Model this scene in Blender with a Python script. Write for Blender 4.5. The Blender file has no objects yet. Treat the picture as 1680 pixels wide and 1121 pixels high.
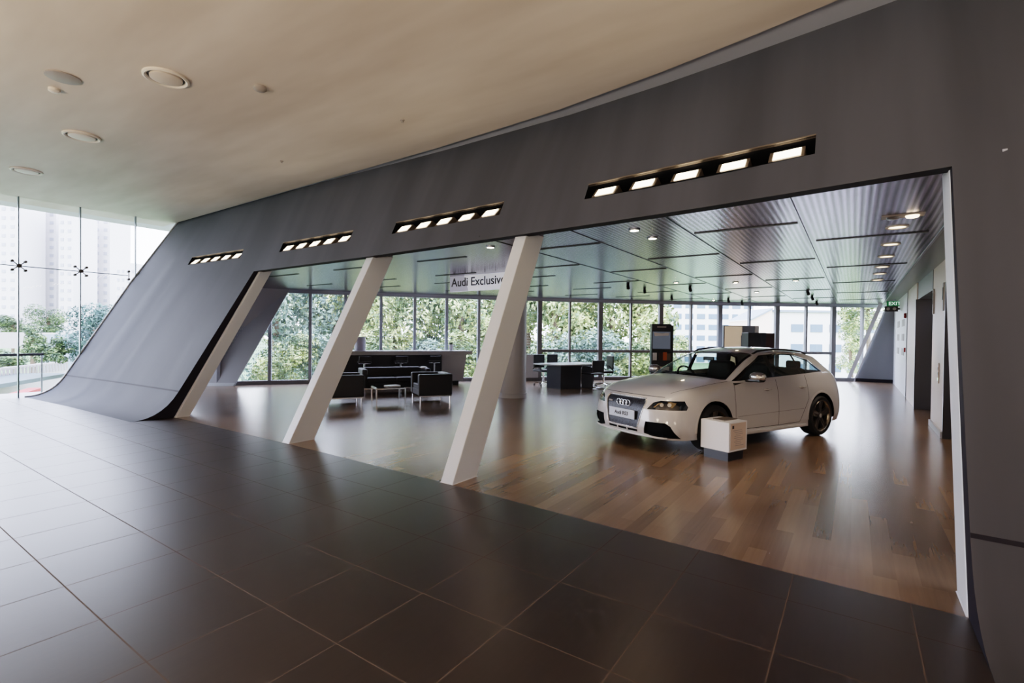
import bpy, bmesh, math, random
from mathutils import Vector, Matrix
from mathutils.bvhtree import BVHTree
random.seed(7)
C = bpy.context.scene.collection
PI = math.pi
# ------------------------------------------------------------------ camera constants (metres; x along the leaning wall, y into the showroom)
F_PX, YAW, PITCH, ROLL, EYE = 820.352, 0.60101, 0.01199, 0.01196, 1.547

def cam_basis():
    F0 = Vector((-math.sin(YAW), math.cos(YAW), 0)); R0 = Vector((math.cos(YAW), math.sin(YAW), 0)); Z = Vector((0, 0, 1))
    F = F0*math.cos(PITCH) - Z*math.sin(PITCH); U = Z*math.cos(PITCH) + F0*math.sin(PITCH)
    return R0*math.cos(ROLL) + U*math.sin(ROLL), U*math.cos(ROLL) - R0*math.sin(ROLL), F
RV, UV, FV = cam_basis()

def lerp_tab(tab, x):
    if x <= tab[0][0]: return tab[0][1]
    for (a, va), (b, vb) in zip(tab, tab[1:]):
        if x <= b: return va + (vb-va)*(x-a)/(b-a)
    return tab[-1][1]

# ------------------------------------------------------------------ materials
def lin(c): return tuple(((v/255)/12.92 if v/255 <= .04045 else ((v/255+.055)/1.055)**2.4) for v in c)
def mat(name, rgb=(128,128,128), rough=.5, metal=0, coat=0, emit=None, estr=0, spec=.5, sheen=0):
    m = bpy.data.materials.new(name); m.use_nodes = True
    b = m.node_tree.nodes['Principled BSDF']
    b.inputs['Base Color'].default_value = (*lin(rgb), 1); b.inputs['Roughness'].default_value = rough
    b.inputs['Metallic'].default_value = metal; b.inputs['Coat Weight'].default_value = coat
    b.inputs['Coat Roughness'].default_value = .04; b.inputs['Specular IOR Level'].default_value = spec
    if emit: b.inputs['Emission Color'].default_value = (*lin(emit), 1); b.inputs['Emission Strength'].default_value = estr
    m['b'] = 1
    return m
def N(m, t, **kw):
    n = m.node_tree.nodes.new(t)
    for k, v in kw.items(): setattr(n, k, v)
    return n
def L(m, a, b): m.node_tree.links.new(a, b)
def bsdf(m): return m.node_tree.nodes['Principled BSDF']
def coords(m, scale=(1,1,1), rot=(0,0,0), loc=(0,0,0), kind='Object'):
    t = N(m, 'ShaderNodeTexCoord'); mp = N(m, 'ShaderNodeMapping')
    mp.inputs['Scale'].default_value = scale; mp.inputs['Rotation'].default_value = rot; mp.inputs['Location'].default_value = loc
    L(m, t.outputs[kind], mp.inputs[0]); return mp.outputs[0]
def noise(m, vec, scale=5, detail=4, rough=.5):
    n = N(m, 'ShaderNodeTexNoise'); n.inputs['Scale'].default_value = scale; n.inputs['Detail'].default_value = detail; n.inputs['Roughness'].default_value = rough
    L(m, vec, n.inputs['Vector']); return n.outputs['Fac']
def ramp(m, fac, stops):
    r = N(m, 'ShaderNodeValToRGB'); e = r.color_ramp.elements
    while len(e) < len(stops): e.new(.5)
    for el, (p, c) in zip(e, stops): el.position = p; el.color = (*lin(c), 1) if isinstance(c, tuple) else (c, c, c, 1)
    L(m, fac, r.inputs[0]); return r.outputs[0]
def mixc(m, fac, a, b, mode='MIX'):
    n = N(m, 'ShaderNodeMix', data_type='RGBA', blend_type=mode)
    for k, v in ((0, fac), (6, a), (7, b)):
        if isinstance(v, (int, float)): n.inputs[k].default_value = v
        elif isinstance(v, tuple): n.inputs[k].default_value = (*lin(v), 1)
        else: L(m, v, n.inputs[k])
    return n.outputs[2]
def bump(m, h, strength=.2, dist=.01):
    b = N(m, 'ShaderNodeBump'); b.inputs['Strength'].default_value = strength; b.inputs['Distance'].default_value = dist
    L(m, h, b.inputs['Height']); L(m, b.outputs[0], bsdf(m).inputs['Normal'])

def glass(name, tint=(238,246,246), refl=.5, rough=.0, body=0.0, body_rgb=(230,240,245)):
    m = bpy.data.materials.new(name); m.use_nodes = True; nt = m.node_tree; nt.nodes.clear()
    out = N(m, 'ShaderNodeOutputMaterial'); tr = N(m, 'ShaderNodeBsdfTransparent'); gl = N(m, 'ShaderNodeBsdfGlossy'); mx = N(m, 'ShaderNodeMixShader')
    tr.inputs[0].default_value = (*lin(tint), 1); gl.inputs['Roughness'].default_value = rough
    fr = N(m, 'ShaderNodeLayerWeight'); fr.inputs[0].default_value = .5
    pw = N(m, 'ShaderNodeMath', operation='POWER'); pw.inputs[1].default_value = 4; L(m, fr.outputs['Facing'], pw.inputs[0])
    mu = N(m, 'ShaderNodeMath', operation='MULTIPLY_ADD'); mu.inputs[1].default_value = refl; mu.inputs[2].default_value = .05
    L(m, pw.outputs[0], mu.inputs[0]); L(m, mu.outputs[0], mx.inputs[0]); L(m, tr.outputs[0], mx.inputs[1]); L(m, gl.outputs[0], mx.inputs[2])
    last = mx.outputs[0]
    if body:
        di = N(m, 'ShaderNodeBsdfDiffuse'); di.inputs[0].default_value = (*lin(body_rgb), 1); m2 = N(m, 'ShaderNodeMixShader')
        tc = N(m, 'ShaderNodeTexCoord'); mp = N(m, 'ShaderNodeMapping'); L(m, tc.outputs['Object'], mp.inputs[0])
        sx = N(m, 'ShaderNodeSeparateXYZ'); L(m, mp.outputs[0], sx.inputs[0])
        def wave(o, f):
            a = N(m, 'ShaderNodeMath', operation='MULTIPLY'); a.inputs[1].default_value = f; L(m, o, a.inputs[0])
            s = N(m, 'ShaderNodeMath', operation='SINE'); L(m, a.outputs[0], s.inputs[0])
            g = N(m, 'ShaderNodeMath', operation='GREATER_THAN'); g.inputs[1].default_value = .1; L(m, s.outputs[0], g.inputs[0]); return g.outputs[0]
        ad = N(m, 'ShaderNodeMath', operation='ADD'); L(m, sx.outputs[0], ad.inputs[0]); L(m, sx.outputs[1], ad.inputs[1])
        p = N(m, 'ShaderNodeMath', operation='MULTIPLY'); L(m, wave(ad.outputs[0], 75), p.inputs[0]); L(m, wave(sx.outputs[2], 70), p.inputs[1])
        q = N(m, 'ShaderNodeMath', operation='MULTIPLY'); q.inputs[1].default_value = body; L(m, p.outputs[0], q.inputs[0])
        L(m, q.outputs[0], m2.inputs[0]); L(m, last, m2.inputs[1]); L(m, di.outputs[0], m2.inputs[2]); last = m2.outputs[0]
    L(m, last, out.inputs[0]); return m

M = {}
# dark slate floor tiles
m = M['tile'] = mat('slate_tile', (70,62,58), .3)
v = coords(m, loc=(5.107, -.957, 0))
br = N(m, 'ShaderNodeTexBrick'); br.offset = 0; br.squash = 1
for k, val in (('Scale', 1), ('Mortar Size', .004), ('Mortar Smooth', .1), ('Bias', 0), ('Brick Width', .6), ('Row Height', .6)): br.inputs[k].default_value = val
L(m, v, br.inputs['Vector'])
br.inputs['Color1'].default_value = (*lin((45,38,37)),1); br.inputs['Color2'].default_value = (*lin((53,45,43)),1); br.inputs['Mortar'].default_value = (*lin((84,72,64)),1)
st = noise(m, coords(m, scale=(14,.8,1)), 3, 4, .5)
L(m, mixc(m, .14, br.outputs['Color'], ramp(m, st, [(.3,(36,31,30)),(.7,(72,63,59))]), 'MIX'), bsdf(m).inputs['Base Color'])
rr_ = N(m, 'ShaderNodeMix'); L(m, br.outputs['Fac'], rr_.inputs[0]); rr_.inputs[3].default_value = .85
L(m, ramp(m, st, [(.25,.315),(.75,.335)]), rr_.inputs[2]); L(m, rr_.outputs[0], bsdf(m).inputs['Roughness'])
ad = N(m, 'ShaderNodeMath', operation='MULTIPLY_ADD'); ad.inputs[1].default_value = -1; ad.inputs[2].default_value = 0; bsdf(m).inputs['Specular IOR Level'].default_value = .6; L(m, br.outputs['Fac'], ad.inputs[0]); bump(m, ad.outputs[0], .12, .003)
# oak planks running into the showroom
m = M['wood'] = mat('oak_planks', (150,112,78), .28)
v = coords(m, rot=(0,0,PI/2))
br = N(m, 'ShaderNodeTexBrick'); br.offset = .37; br.offset_frequency = 2; br.squash = 1
for k, val in (('Scale', 1), ('Mortar Size', .0), ('Mortar Smooth', .6), ('Bias', 0), ('Brick Width', 1.35), ('Row Height', .125)): br.inputs[k].default_value = val
L(m, v, br.inputs['Vector'])
br.inputs['Color1'].default_value = (*lin((97,77,60)),1); br.inputs['Color2'].default_value = (*lin((136,111,88)),1); br.inputs['Mortar'].default_value = (*lin((98,78,60)),1)
gr = noise(m, coords(m, scale=(18,.9,1)), 2, 3, .5)
L(m, mixc(m, .25, br.outputs['Color'], ramp(m, gr, [(.2,(92,74,58)),(.8,(138,112,88))])), bsdf(m).inputs['Base Color'])
L(m, ramp(m, gr, [(.2,.255),(.8,.275)]), bsdf(m).inputs['Roughness'])
bsdf(m).inputs['Coat Weight'].default_value = .25; bsdf(m).inputs['Coat Roughness'].default_value = .18
# plaster ceiling, charcoal leaning wall
m = M['plaster'] = mat('ceiling_plaster', (206,192,178), .55)
pn = noise(m, coords(m, scale=(.35,1.6,1)), 1.2, 3, .5)
L(m, ramp(m, pn, [(.3,(192,178,164)),(.7,(214,202,190))]), bsdf(m).inputs['Base Color'])  # warm, streaky tone puts light bounced off the floor into the plaster colour
m = M['wall'] = mat('charcoal_wall', (60,62,72), .6, spec=.14)
wn = noise(m, coords(m, scale=(1.1,.12,.12)), 2, 3, .5)
L(m, ramp(m, wn, [(.35,(70,72,78)),(.65,(80,82,89))]), bsdf(m).inputs['Base Color'])
L(m, ramp(m, wn, [(.3,.58),(.7,.7)]), bsdf(m).inputs['Roughness'])
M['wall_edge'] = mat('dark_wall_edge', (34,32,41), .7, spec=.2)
M['cove'] = mat('cove_grey', (176,180,190), .7)  # cool grey stands in for shade in the ceiling gap
M['white'] = mat('white_paint', (212,217,222), .5)
M['jamb'] = mat('jamb_white', (214,216,222), .5)
M['grey_panel'] = mat('grey_panel', (128,132,140), .5)
M['black_void'] = mat('recess_black', (7,7,9), .8, spec=.1)
m = M['ceil_metal'] = mat('corrugated_metal', (170,172,180), .22, .8)
tc = coords(m); sx = N(m, 'ShaderNodeSeparateXYZ'); L(m, tc, sx.inputs[0])
mu = N(m, 'ShaderNodeMath', operation='MULTIPLY'); mu.inputs[1].default_value = 2*PI/.058; L(m, sx.outputs[0], mu.inputs[0])
sn = N(m, 'ShaderNodeMath', operation='SINE'); L(m, mu.outputs[0], sn.inputs[0])
mr = N(m, 'ShaderNodeMapRange'); mr.inputs[1].default_value = -.6; mr.inputs[2].default_value = .6; L(m, sn.outputs[0], mr.inputs[0])
L(m, ramp(m, mr.outputs[0], [(0,(60,56,69)),(1,(152,142,166))]), bsdf(m).inputs['Base Color']); bump(m, sn.outputs[0], .06, .004)
M['soffit'] = m2 = mat('soffit_metal', (120,116,112), .35, .7)
M['slot'] = mat('slot_dark', (40,42,48), .5)
M['frame'] = mat('frame_grey', (170,176,190), .5)
M['frame_dark'] = mat('frame_dark_grey', (132,132,138), .5)
M['steel'] = mat('brushed_steel', (150,154,160), .3, .9)
M['fin'] = mat('fin_green_grey', (96,112,118), .3, .3)
M['chrome'] = mat('chrome', (215,217,220), .12, 1)
M['leather'] = mat('black_leather', (22,23,30), .42)
M['black'] = mat('satin_black', (20,21,26), .4)
M['dark_laminate'] = mat('dark_laminate', (30,33,44), .35)
M['column_grey'] = mat('column_grey', (172,174,180), .5)
M['counter_grey'] = mat('counter_grey', (176,178,184), .4)
M['table_white'] = mat('desk_top', (205,208,214), .25)
M['beige'] = mat('beige_panel', (206,186,172), .45)
M['lift_metal'] = mat('lift_metal', (84,84,90), .3, .8)
M['glass_black'] = mat('black_glass', (18,22,28), .05, 0, .5)
M['glass'] = glass('clear_glass', (246,247,250), .5)
M['glass_frit'] = glass('fritted_glass', (244,246,250), .5, body=.55)
M['car_glass'] = glass('car_glass', (222,232,228), .6)
M['car_tint'] = glass('car_tinted_glass', (176,186,184), .7)
M['lens'] = mat('lamp_lens', (255,250,240), .4, emit=(255,236,205), estr=7)
M['lamp_body'] = mat('lamp_body', (120,108,96), .4, .5)
M['spot_lens'] = mat('spot_lens', (255,240,220), .4, emit=(255,226,186), estr=60)
M['down_lens'] = mat('downlight_lens', (255,240,220), .4, emit=(255,226,186), estr=5)
M['ring_white'] = mat('ring_white', (222,214,204), .45)
M['ring_grey'] = mat('ring_grey', (150,142,136), .5)
M['ring_dark'] = mat('ring_dark', (70,64,60), .6)
M['paint'] = mat('white_car_paint', (196,194,194), .3, 0, 1)
M['rubber'] = mat('tyre_rubber', (18,18,20), .7)
M['rim'] = mat('titanium_rim', (92,88,86), .3, .8)
M['rim_lip'] = mat('rim_lip', (150,138,122), .25, .9)
M['grille'] = mat('grille_black', (52,54,64), .35, .3)
mm = M['grille']; vo = N(mm, 'ShaderNodeTexVoronoi'); vo.inputs['Scale'].default_value = 55; L(mm, coords(mm), vo.inputs['Vector'])
L(mm, ramp(mm, vo.outputs['Distance'], [(.25,(10,10,13)),(.55,(46,48,58))]), bsdf(mm).inputs['Base Color'])
M['trim_black'] = mat('trim_black', (14,15,18), .25)
M['plate'] = mat('plate_blue_white', (206,216,232), .4)
M['ink'] = mat('ink_dark', (28,30,38), .6)
M['ink_grey'] = mat('ink_grey', (150,146,144), .6)
M['headlamp'] = mat('headlamp_inner', (150,128,92), .2, .7, 1)
M['mirror_silver'] = mat('mirror_silver', (205,202,200), .22, .85)
M['plinth'] = mat('plinth_white', (232,232,236), .4)
M['sign_white'] = mat('sign_white', (226,230,244), .4, emit=(226,230,244), estr=.35)
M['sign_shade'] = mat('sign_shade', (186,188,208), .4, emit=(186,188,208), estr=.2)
M['exit_green'] = mat('exit_green', (10,96,58), .4, emit=(10,110,64), estr=.35)
M['exit_white'] = mat('exit_white', (200,235,215), .4, emit=(220,245,230), estr=.8)
M['red'] = mat('alarm_red', (150,24,24), .4)
M['lit_panel'] = mat('lit_panel', (240,222,200), .5, emit=(255,226,190), estr=.25)
M['maroon'] = mat('maroon_panel', (58,28,26), .4)
M['paper'] = mat('paper', (228,228,232), .6)
M['orange'] = mat('orange_print', (190,96,40), .6)
M['screen'] = mat('screen_grey', (96,104,118), .25, emit=(110,120,136), estr=.25)
M['pot'] = mat('pot_white', (206,202,206), .5)
M['vase'] = mat('cylinder_grey', (176,174,188), .5)
def leaf_mat(key, stops, lo):
    m = M[key] = mat(key, (120,140,90), .6); g = N(m, 'ShaderNodeNewGeometry'); c = ramp(m, g.outputs['Random Per Island'], stops)
    n = noise(m, coords(m), 2.2, 2, .5); L(m, mixc(m, 1, c, ramp(m, n, [(.36, lo), (.60, (255,255,255))]), 'MULTIPLY'), bsdf(m).inputs['Base Color'])  # noise darkens leaf clumps: their shade is put into the colour
leaf_mat('leaf', [(0,(112,130,88)),(.35,(152,164,104)),(.7,(194,196,126)),(1,(222,218,160))], (110,132,130))
leaf_mat('leaf_cool', [(0,(100,120,112)),(.5,(140,158,140)),(1,(186,198,166))], (112,134,136))
leaf_mat('leaf_hall', [(0,(62,84,52)),(.5,(96,116,72)),(1,(140,150,100))], (110,132,130))
leaf_mat('leaf_hall_cool', [(0,(58,84,80)),(.5,(84,110,104)),(1,(122,146,132))], (112,134,136))
leaf_mat('leaf_dark', [(0,(30,48,30)),(1,(70,96,50))], (160,160,160))
M['bark'] = mat('bark', (96,82,66), .8)
M['ground'] = mat('ground_grass', (96,116,74), .9)
M['asphalt'] = mat('asphalt', (84,92,92), .8)
M['kerb_red'] = mat('kerb_red', (160,60,52), .8)
M['parapet'] = mat('parapet_white', (158,152,150), .7)
M['bld'] = mat('facade_white', (214,212,210), .8)
M['bld_pink'] = mat('facade_pink', (222,200,186), .8)
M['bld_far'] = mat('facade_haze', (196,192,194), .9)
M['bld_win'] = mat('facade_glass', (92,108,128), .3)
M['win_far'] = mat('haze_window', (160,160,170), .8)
M['roof_grey'] = mat('roof_grey', (130,138,150), .8)
M['seat_fabric'] = mat('car_seat', (30,28,28), .7)

# ------------------------------------------------------------------ mesh helpers
class MB:
    def __init__(s): s.bm = bmesh.new()
    def face(s, pts, mi=0):
        f = s.bm.faces.new([s.bm.verts.new(p) for p in pts]); f.material_index = mi; return f
    def box(s, c, d, rz=0, mi=0, bev=0):
        x, y, z = c; R = Matrix.Rotation(rz, 4, 'Z')
        r = bmesh.ops.create_cube(s.bm, size=1, matrix=Matrix.Translation(c) @ R @ Matrix.Diagonal((*d, 1)))
        if bev:
            es = {e for v in r['verts'] for e in v.link_edges}
            rr = bmesh.ops.bevel(s.bm, geom=list(es), offset=bev, segments=2, profile=.5, affect='EDGES')
        if mi:
            for v in r['verts']:
                if v.is_valid:
                    for f in v.link_faces: f.material_index = mi
        return s
    def cyl(s, p, q, r, r2=None, n=16, mi=0, cap=True):
        p, q = Vector(p), Vector(q); d = q-p
        m = Matrix.Translation((p+q)/2) @ d.to_track_quat('Z', 'Y').to_matrix().to_4x4()
        rr = bmesh.ops.create_cone(s.bm, cap_ends=cap, segments=n, radius1=r, radius2=r if r2 is None else r2, depth=d.length, matrix=m)
        if mi:
            for v in rr['verts']:
                for f in v.link_faces: f.material_index = mi
        return s
    def tube(s, pts, r, n=8, closed=False):
        pts = [Vector(p) for p in pts]; k = len(pts); rings = []
        up = Vector((0, 0, 1))
        for i, p in enumerate(pts):
            a = pts[(i-1) % k] if (closed or i > 0) else p; b = pts[(i+1) % k] if (closed or i < k-1) else p
            t = (b-a).normalized(); x = t.cross(up)
            if x.length < 1e-3: x = t.cross(Vector((1, 0, 0)))
            x.normalize(); y = x.cross(t).normalized()
            rings.append([s.bm.verts.new(p + (x*math.cos(2*PI*j/n) + y*math.sin(2*PI*j/n))*r) for j in range(n)])
        for i in range(k if closed else k-1):
            A, B = rings[i], rings[(i+1) % k]
            for j in range(n): s.bm.faces.new((A[j], A[(j+1) % n], B[(j+1) % n], B[j]))
        if not closed: s.bm.faces.new(rings[0][::-1]); s.bm.faces.new(rings[-1])
        return s
    def lathe(s, prof, axis='Z', n=32, c=(0,0,0), mi=0):
        c = Vector(c); rings = []
        for r, h in prof:
            ring = []
            for j in range(n):
                a = 2*PI*j/n; p = Vector((r*math.cos(a), r*math.sin(a), h)) if axis == 'Z' else Vector((r*math.cos(a), h, r*math.sin(a)))
                ring.append(s.bm.verts.new(c+p))
            rings.append(ring)
        for A, B in zip(rings, rings[1:]):
            for j in range(n): s.bm.faces.new((A[j], A[(j+1) % n], B[(j+1) % n], B[j])).material_index = mi
        return s
    def build(s, name, mats, parent=None, smooth=False, recalc=True, **kw):
        if recalc: bmesh.ops.recalc_face_normals(s.bm, faces=s.bm.faces)
        me = bpy.data.meshes.new(name); s.bm.to_mesh(me); s.bm.free()
        return link(name, me, mats, parent, smooth, **kw)

def link(name, me, mats, parent=None, smooth=False, angle=None, **kw):
    o = bpy.data.objects.new(name, me); C.objects.link(o)
    for mt in (mats if isinstance(mats, (list, tuple)) else [mats]): me.materials.append(M[mt] if isinstance(mt, str) else mt)
    if smooth:
        me.polygons.foreach_set('use_smooth', [True]*len(me.polygons))
        if angle: me.set_sharp_from_angle(angle=angle)
    if parent: o.parent = parent
    tag(o, **kw); return o
def tag(o, label=None, cat=None, group=None, kind=None):
    if label: o['label'] = label
    if cat: o['category'] = cat
    if group: o['group'] = group
    if kind: o['kind'] = kind
    return o
def empty(name, loc=(0,0,0), rz=0, **kw):
    o = bpy.data.objects.new(name, None); C.objects.link(o); o.location = loc; o.rotation_euler = (0, 0, rz); o.empty_display_size = .1
    tag(o, **kw); return o
def copy_tree(o, parent=None):
    c = o.copy(); C.objects.link(c); c.parent = parent
    for ch in list(o.children): copy_tree(ch, c)
    return c
def box_obj(name, c, d, mt, parent=None, bev=0, rz=0, **kw): return MB().box(c, d, rz, bev=bev).build(name, mt, parent, **kw)
def text_obj(name, s, size, mt, parent=None, loc=(0,0,0), rot=(0,0,0), ext=.002, align='CENTER', **kw):
    cu = bpy.data.curves.new(name, 'FONT'); cu.body = s; cu.size = size; cu.extrude = ext; cu.offset = size*.012; cu.align_x = align; cu.align_y = 'CENTER'
    t = bpy.data.objects.new('tmp', cu); C.objects.link(t); bpy.context.view_layer.update()
    me = bpy.data.meshes.new_from_object(t.evaluated_get(bpy.context.evaluated_depsgraph_get())); bpy.data.objects.remove(t)
    me.materials.clear()
    o = link(name, me, mt, parent, **kw); o.location = loc; o.rotation_euler = rot; return o

# ================================================================== THE BUILDING
V0 = [(-18,3.55),(-15.65,3.59),(-13,3.73),(-10.1,3.79),(-6.5,3.79),(-2.75,3.68),(-1.35,3.62),(-.11,3.58),(.55,3.56),(2,3.5),(4,3.38),(7,3.1)]
VH = [(-18,4.95),(-15.65,5.14),(-13,5.30),(-10.1,5.42),(-6.5,5.33),(-2.75,5.09),(-1.35,4.98),(-.11,4.81),(.55,4.715),(2,4.5),(4,4.15),(7,3.5)]
VT = [(-18,6.25),(-15.65,6.22),(-9.5,6.15),(-5.6,6.18),(-3.3,6.12),(-1.86,5.98),(-.85,5.83),(.35,5.63),(2,5.3),(4,4.8),(7,3.9)]
BORDER = [(-16,3.99),(-10.07,3.99),(-6.645,3.98),(-3.65,3.91),(-1.58,3.80),(-.31,3.755),(.545,3.742),(2,3.72)]
ZH, ZC, ZS = 2.79, 4.55, 2.85       # head of the opening, hall ceiling, showroom ceiling
U_L, U_A, U_B, U_R = -15.65, -10.1, .55, 6.5
STRIPS = [(-13.16,-10.9),(-9.41,-7.2),(-6.1,-3.9),(-2.62,-.31)]
Z1, Z2 = 3.14, 3.33
def surf(u, z):
    v0, vh, vt = lerp_tab(V0, u), lerp_tab(VH, u), lerp_tab(VT, u)
    if z >= ZH: return vh + (vt-vh)*(z-ZH)/(ZC-ZH)
    return v0 + (vh-v0)*z/ZH
FOOT = [0, .12, .25, .4, .55, .7, .85, 1.0]
def foot_pts(u):
    v0 = lerp_tab(V0, u); p2 = surf(u, .45); out = []
    for t in FOOT: out.append(((1-t)**2*(v0-.46) + 2*t*(1-t)*v0 + t*t*p2, t*t*.45))
    return out
def col_pts(u):          # profile of the leaning wall at u: list of (v, z)
    return foot_pts(u) + [(surf(u, z), z) for z in (1.0, 1.6, 2.2, ZH, 2.97, Z1, Z2, 3.7, 4.1, ZC, ZC+.08)]
us = sorted(set([U_L, -15, -14.2, -13.6, -12.5, -11.7, U_A, -9.8, -8.8, -8, -6.6, -5.3, -4.6, -3.3, -1.9, -1.2, U_B, 1, 1.7, 2.5, 3.5, 5, U_R] + [x for s in STRIPS for x in s]))
nf = len(FOOT); iz_h = nf+3; iz_1 = nf+5
b = MB(); cols = [[b.bm.verts.new((u, v, z)) for v, z in col_pts(u)] for u in us]
for i in range(len(us)-1):
    uc = (us[i]+us[i+1])/2
    for k in range(len(cols[0])-1):
        if U_A < uc < U_B and k < iz_h: continue
        if k == iz_1 and any(a < uc < c for a, c in STRIPS): continue
        b.bm.faces.new((cols[i][k], cols[i+1][k], cols[i+1][k+1], cols[i][k+1]))
b.build('wall_front', 'wall', smooth=True, kind='structure', label='charcoal leaning wall that sweeps up from the tiled floor around the wide opening', cat='wall')
# dark cut edges beside the opening and the dark soffit of its head
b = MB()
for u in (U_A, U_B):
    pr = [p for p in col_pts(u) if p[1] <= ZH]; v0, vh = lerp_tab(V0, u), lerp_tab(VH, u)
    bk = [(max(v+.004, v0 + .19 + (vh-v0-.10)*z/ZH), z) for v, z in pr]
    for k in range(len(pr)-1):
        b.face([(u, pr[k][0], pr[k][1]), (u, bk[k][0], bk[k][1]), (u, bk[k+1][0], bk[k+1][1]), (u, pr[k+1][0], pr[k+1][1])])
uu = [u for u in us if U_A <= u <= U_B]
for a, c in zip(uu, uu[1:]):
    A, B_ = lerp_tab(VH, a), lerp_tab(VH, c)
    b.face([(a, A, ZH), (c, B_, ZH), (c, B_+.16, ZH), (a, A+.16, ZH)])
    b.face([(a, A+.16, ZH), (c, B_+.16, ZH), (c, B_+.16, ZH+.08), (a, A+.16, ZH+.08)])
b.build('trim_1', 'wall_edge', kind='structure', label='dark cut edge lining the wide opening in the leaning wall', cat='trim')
# joint line on the ramps
b = MB()
for lo, hi in ((U_L, U_A), (U_B, U_R)):
    ul = [u for u in us if lo <= u <= hi]
    for a, c in zip(ul, ul[1:]):
        b.face([(a, surf(a,.45)-.004, .45), (c, surf(c,.45)-.004, .45), (c, surf(c,.475)-.004, .475), (a, surf(a,.475)-.004, .475)])
b.build('trim_2', 'wall_edge', kind='structure', label='thin dark joint line low on the curved charcoal ramp', cat='trim')
# inner back of the solid wall ends
b = MB()
for lo, hi in ((-15.9, U_A-.5), (U_B+.35, 2.6)):
    p = lambda u, z: (u, lerp_tab(V0, u) + .62 + (lerp_tab(VH, u)-lerp_tab(V0, u))*z/ZH, z)
    b.face([p(lo, 0), p(hi, 0), p(hi, ZS), p(lo, ZS)])
b.build('wall_back', 'grey_panel', kind='structure', label='inner grey lining behind the solid ends of the leaning wall', cat='wall')

# floors
b = MB(); front = [(u, lerp_tab(BORDER, u), 0) for u in (-15.65,-12,-10.07,-8,-6.645,-5,-3.65,-2.6,-1.58,-.9,-.31,.545,2)]
b.face([(-15.65,-7,0)] + front + [(6.5,3.72,0),(6.5,-7,0)]); b.build('floor', 'tile', kind='structure', label='dark slate tiled floor of the front hall', cat='floor')
FAC = lambda u: -.03*0 + lerp_tab(FTAB, u)
FPOLY = [(-15.1,7.1),(-14.41,8.23),(-13.75,9.13),(-13.13,9.95),(-12.47,10.79),(-11.81,11.62),(-11.15,12.42),(-10.45,13.25),(-9.03,14.85),(-8.28,15.65),(-7.49,16.46),(-6.67,17.28),(-5.84,18.07),(-4.98,18.84),(-4.13,19.57),(-3.25,20.28),(-2.41,20.93),(-1.52,21.57),(-.68,22.14),(.21,22.71),(1.35,23.45)]
b = MB(); b.face([(u, v-.0, 0) for u, v, _ in front] + [(2,23.6,0)] + [(u-.05, v+.05, 0) for u, v in FPOLY[::-1]] + [(-16.2,6.4,0)])
b.build('floor_wood', 'wood', kind='structure', label='oak plank floor of the car showroom', cat='floor')
# hall ceiling with its recessed grey cove along the leaning wall
def cove_in(u): return lerp_tab(VT, u) - lerp_tab([(-15.65,.06),(-9,.12),(-4,.26),(-1,.38),(.4,.46),(6.5,.5)], u)
uc = [-16.4,-15.65,-12,-9.5,-7.5,-5.6,-4.4,-3.3,-2.5,-1.86,-1.3,-.85,-.2,.35,1.2,2,4,6.5]
b = MB(); b.face([(-16.6,-7,ZC)] + [(u, cove_in(u), ZC) for u in uc] + [(6.5,-7,ZC)]); b.build('ceiling', 'plaster', kind='structure', label='warm white plaster ceiling over the tiled hall', cat='ceiling')
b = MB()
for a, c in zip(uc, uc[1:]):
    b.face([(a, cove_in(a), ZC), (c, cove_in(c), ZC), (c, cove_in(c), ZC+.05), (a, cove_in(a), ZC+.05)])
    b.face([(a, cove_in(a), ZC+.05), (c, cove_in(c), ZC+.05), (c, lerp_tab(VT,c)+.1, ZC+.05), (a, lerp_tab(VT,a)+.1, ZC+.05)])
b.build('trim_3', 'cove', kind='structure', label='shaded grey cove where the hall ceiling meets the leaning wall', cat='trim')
# showroom ceiling, side soffit, panel slots
fr = [-16.2,-13,U_A,-8,-6.5,-4.5,-2.75,-1.35,-.11,.55]
b = MB(); b.face([(u, lerp_tab(VH,u)+.14, ZS) for u in fr] + [(.82,4.75,ZS),(.82,23.3,ZS)] + [(u-.05, v+.05, ZS) for u, v in FPOLY[::-1][1:]] + [(-16.2,6.4,ZS)])
b.build('ceiling_showroom', 'ceil_metal', kind='structure', label='corrugated metal panel ceiling of the showroom', cat='ceiling')
b = MB(); b.face([(.82,4.7,ZS-.002),(1.9,4.7,ZS-.002),(1.9,23.6,ZS-.002),(.82,23.3,ZS-.002)]); b.build('ceiling_soffit', 'soffit', kind='structure', label='darker ceiling strip along the lift wall', cat='ceiling')
box_obj('trim_4', (.82,14,ZS-.004), (.025,18.6,.02), 'frame', kind='structure', label='pale line between panelled ceiling and dark side strip', cat='trim')
b = MB()
for k in range(13):
    u0 = -.51-1.2*k
    b.box((u0, 5.2+9, ZS-.001), (.008, 18, .012)) if k < 4 else None
    for n_ in range(7):
        v = 6.43 + 3.0*n_ - 1.25*((k) % 2 == 1) + (0 if k % 2 else 0)
        if k > 0 or True:
            uc_ = u0-.6 if k % 1 == 0 else u0
            if lerp_tab(VH, uc_)+.3 < v < lerp_tab(FPOLY, uc_)-.6: b.box((uc_, v, ZS-.004), (1.12, .05, .012))
for n_ in range(6):
    b.box((.13, 7.72+3*n_-0, ZS-.004), (1.15, .05, .012))
b.build('trim_5', 'slot', kind='structure', label='dark slots and joints between the showroom ceiling panels', cat='trim')
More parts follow.
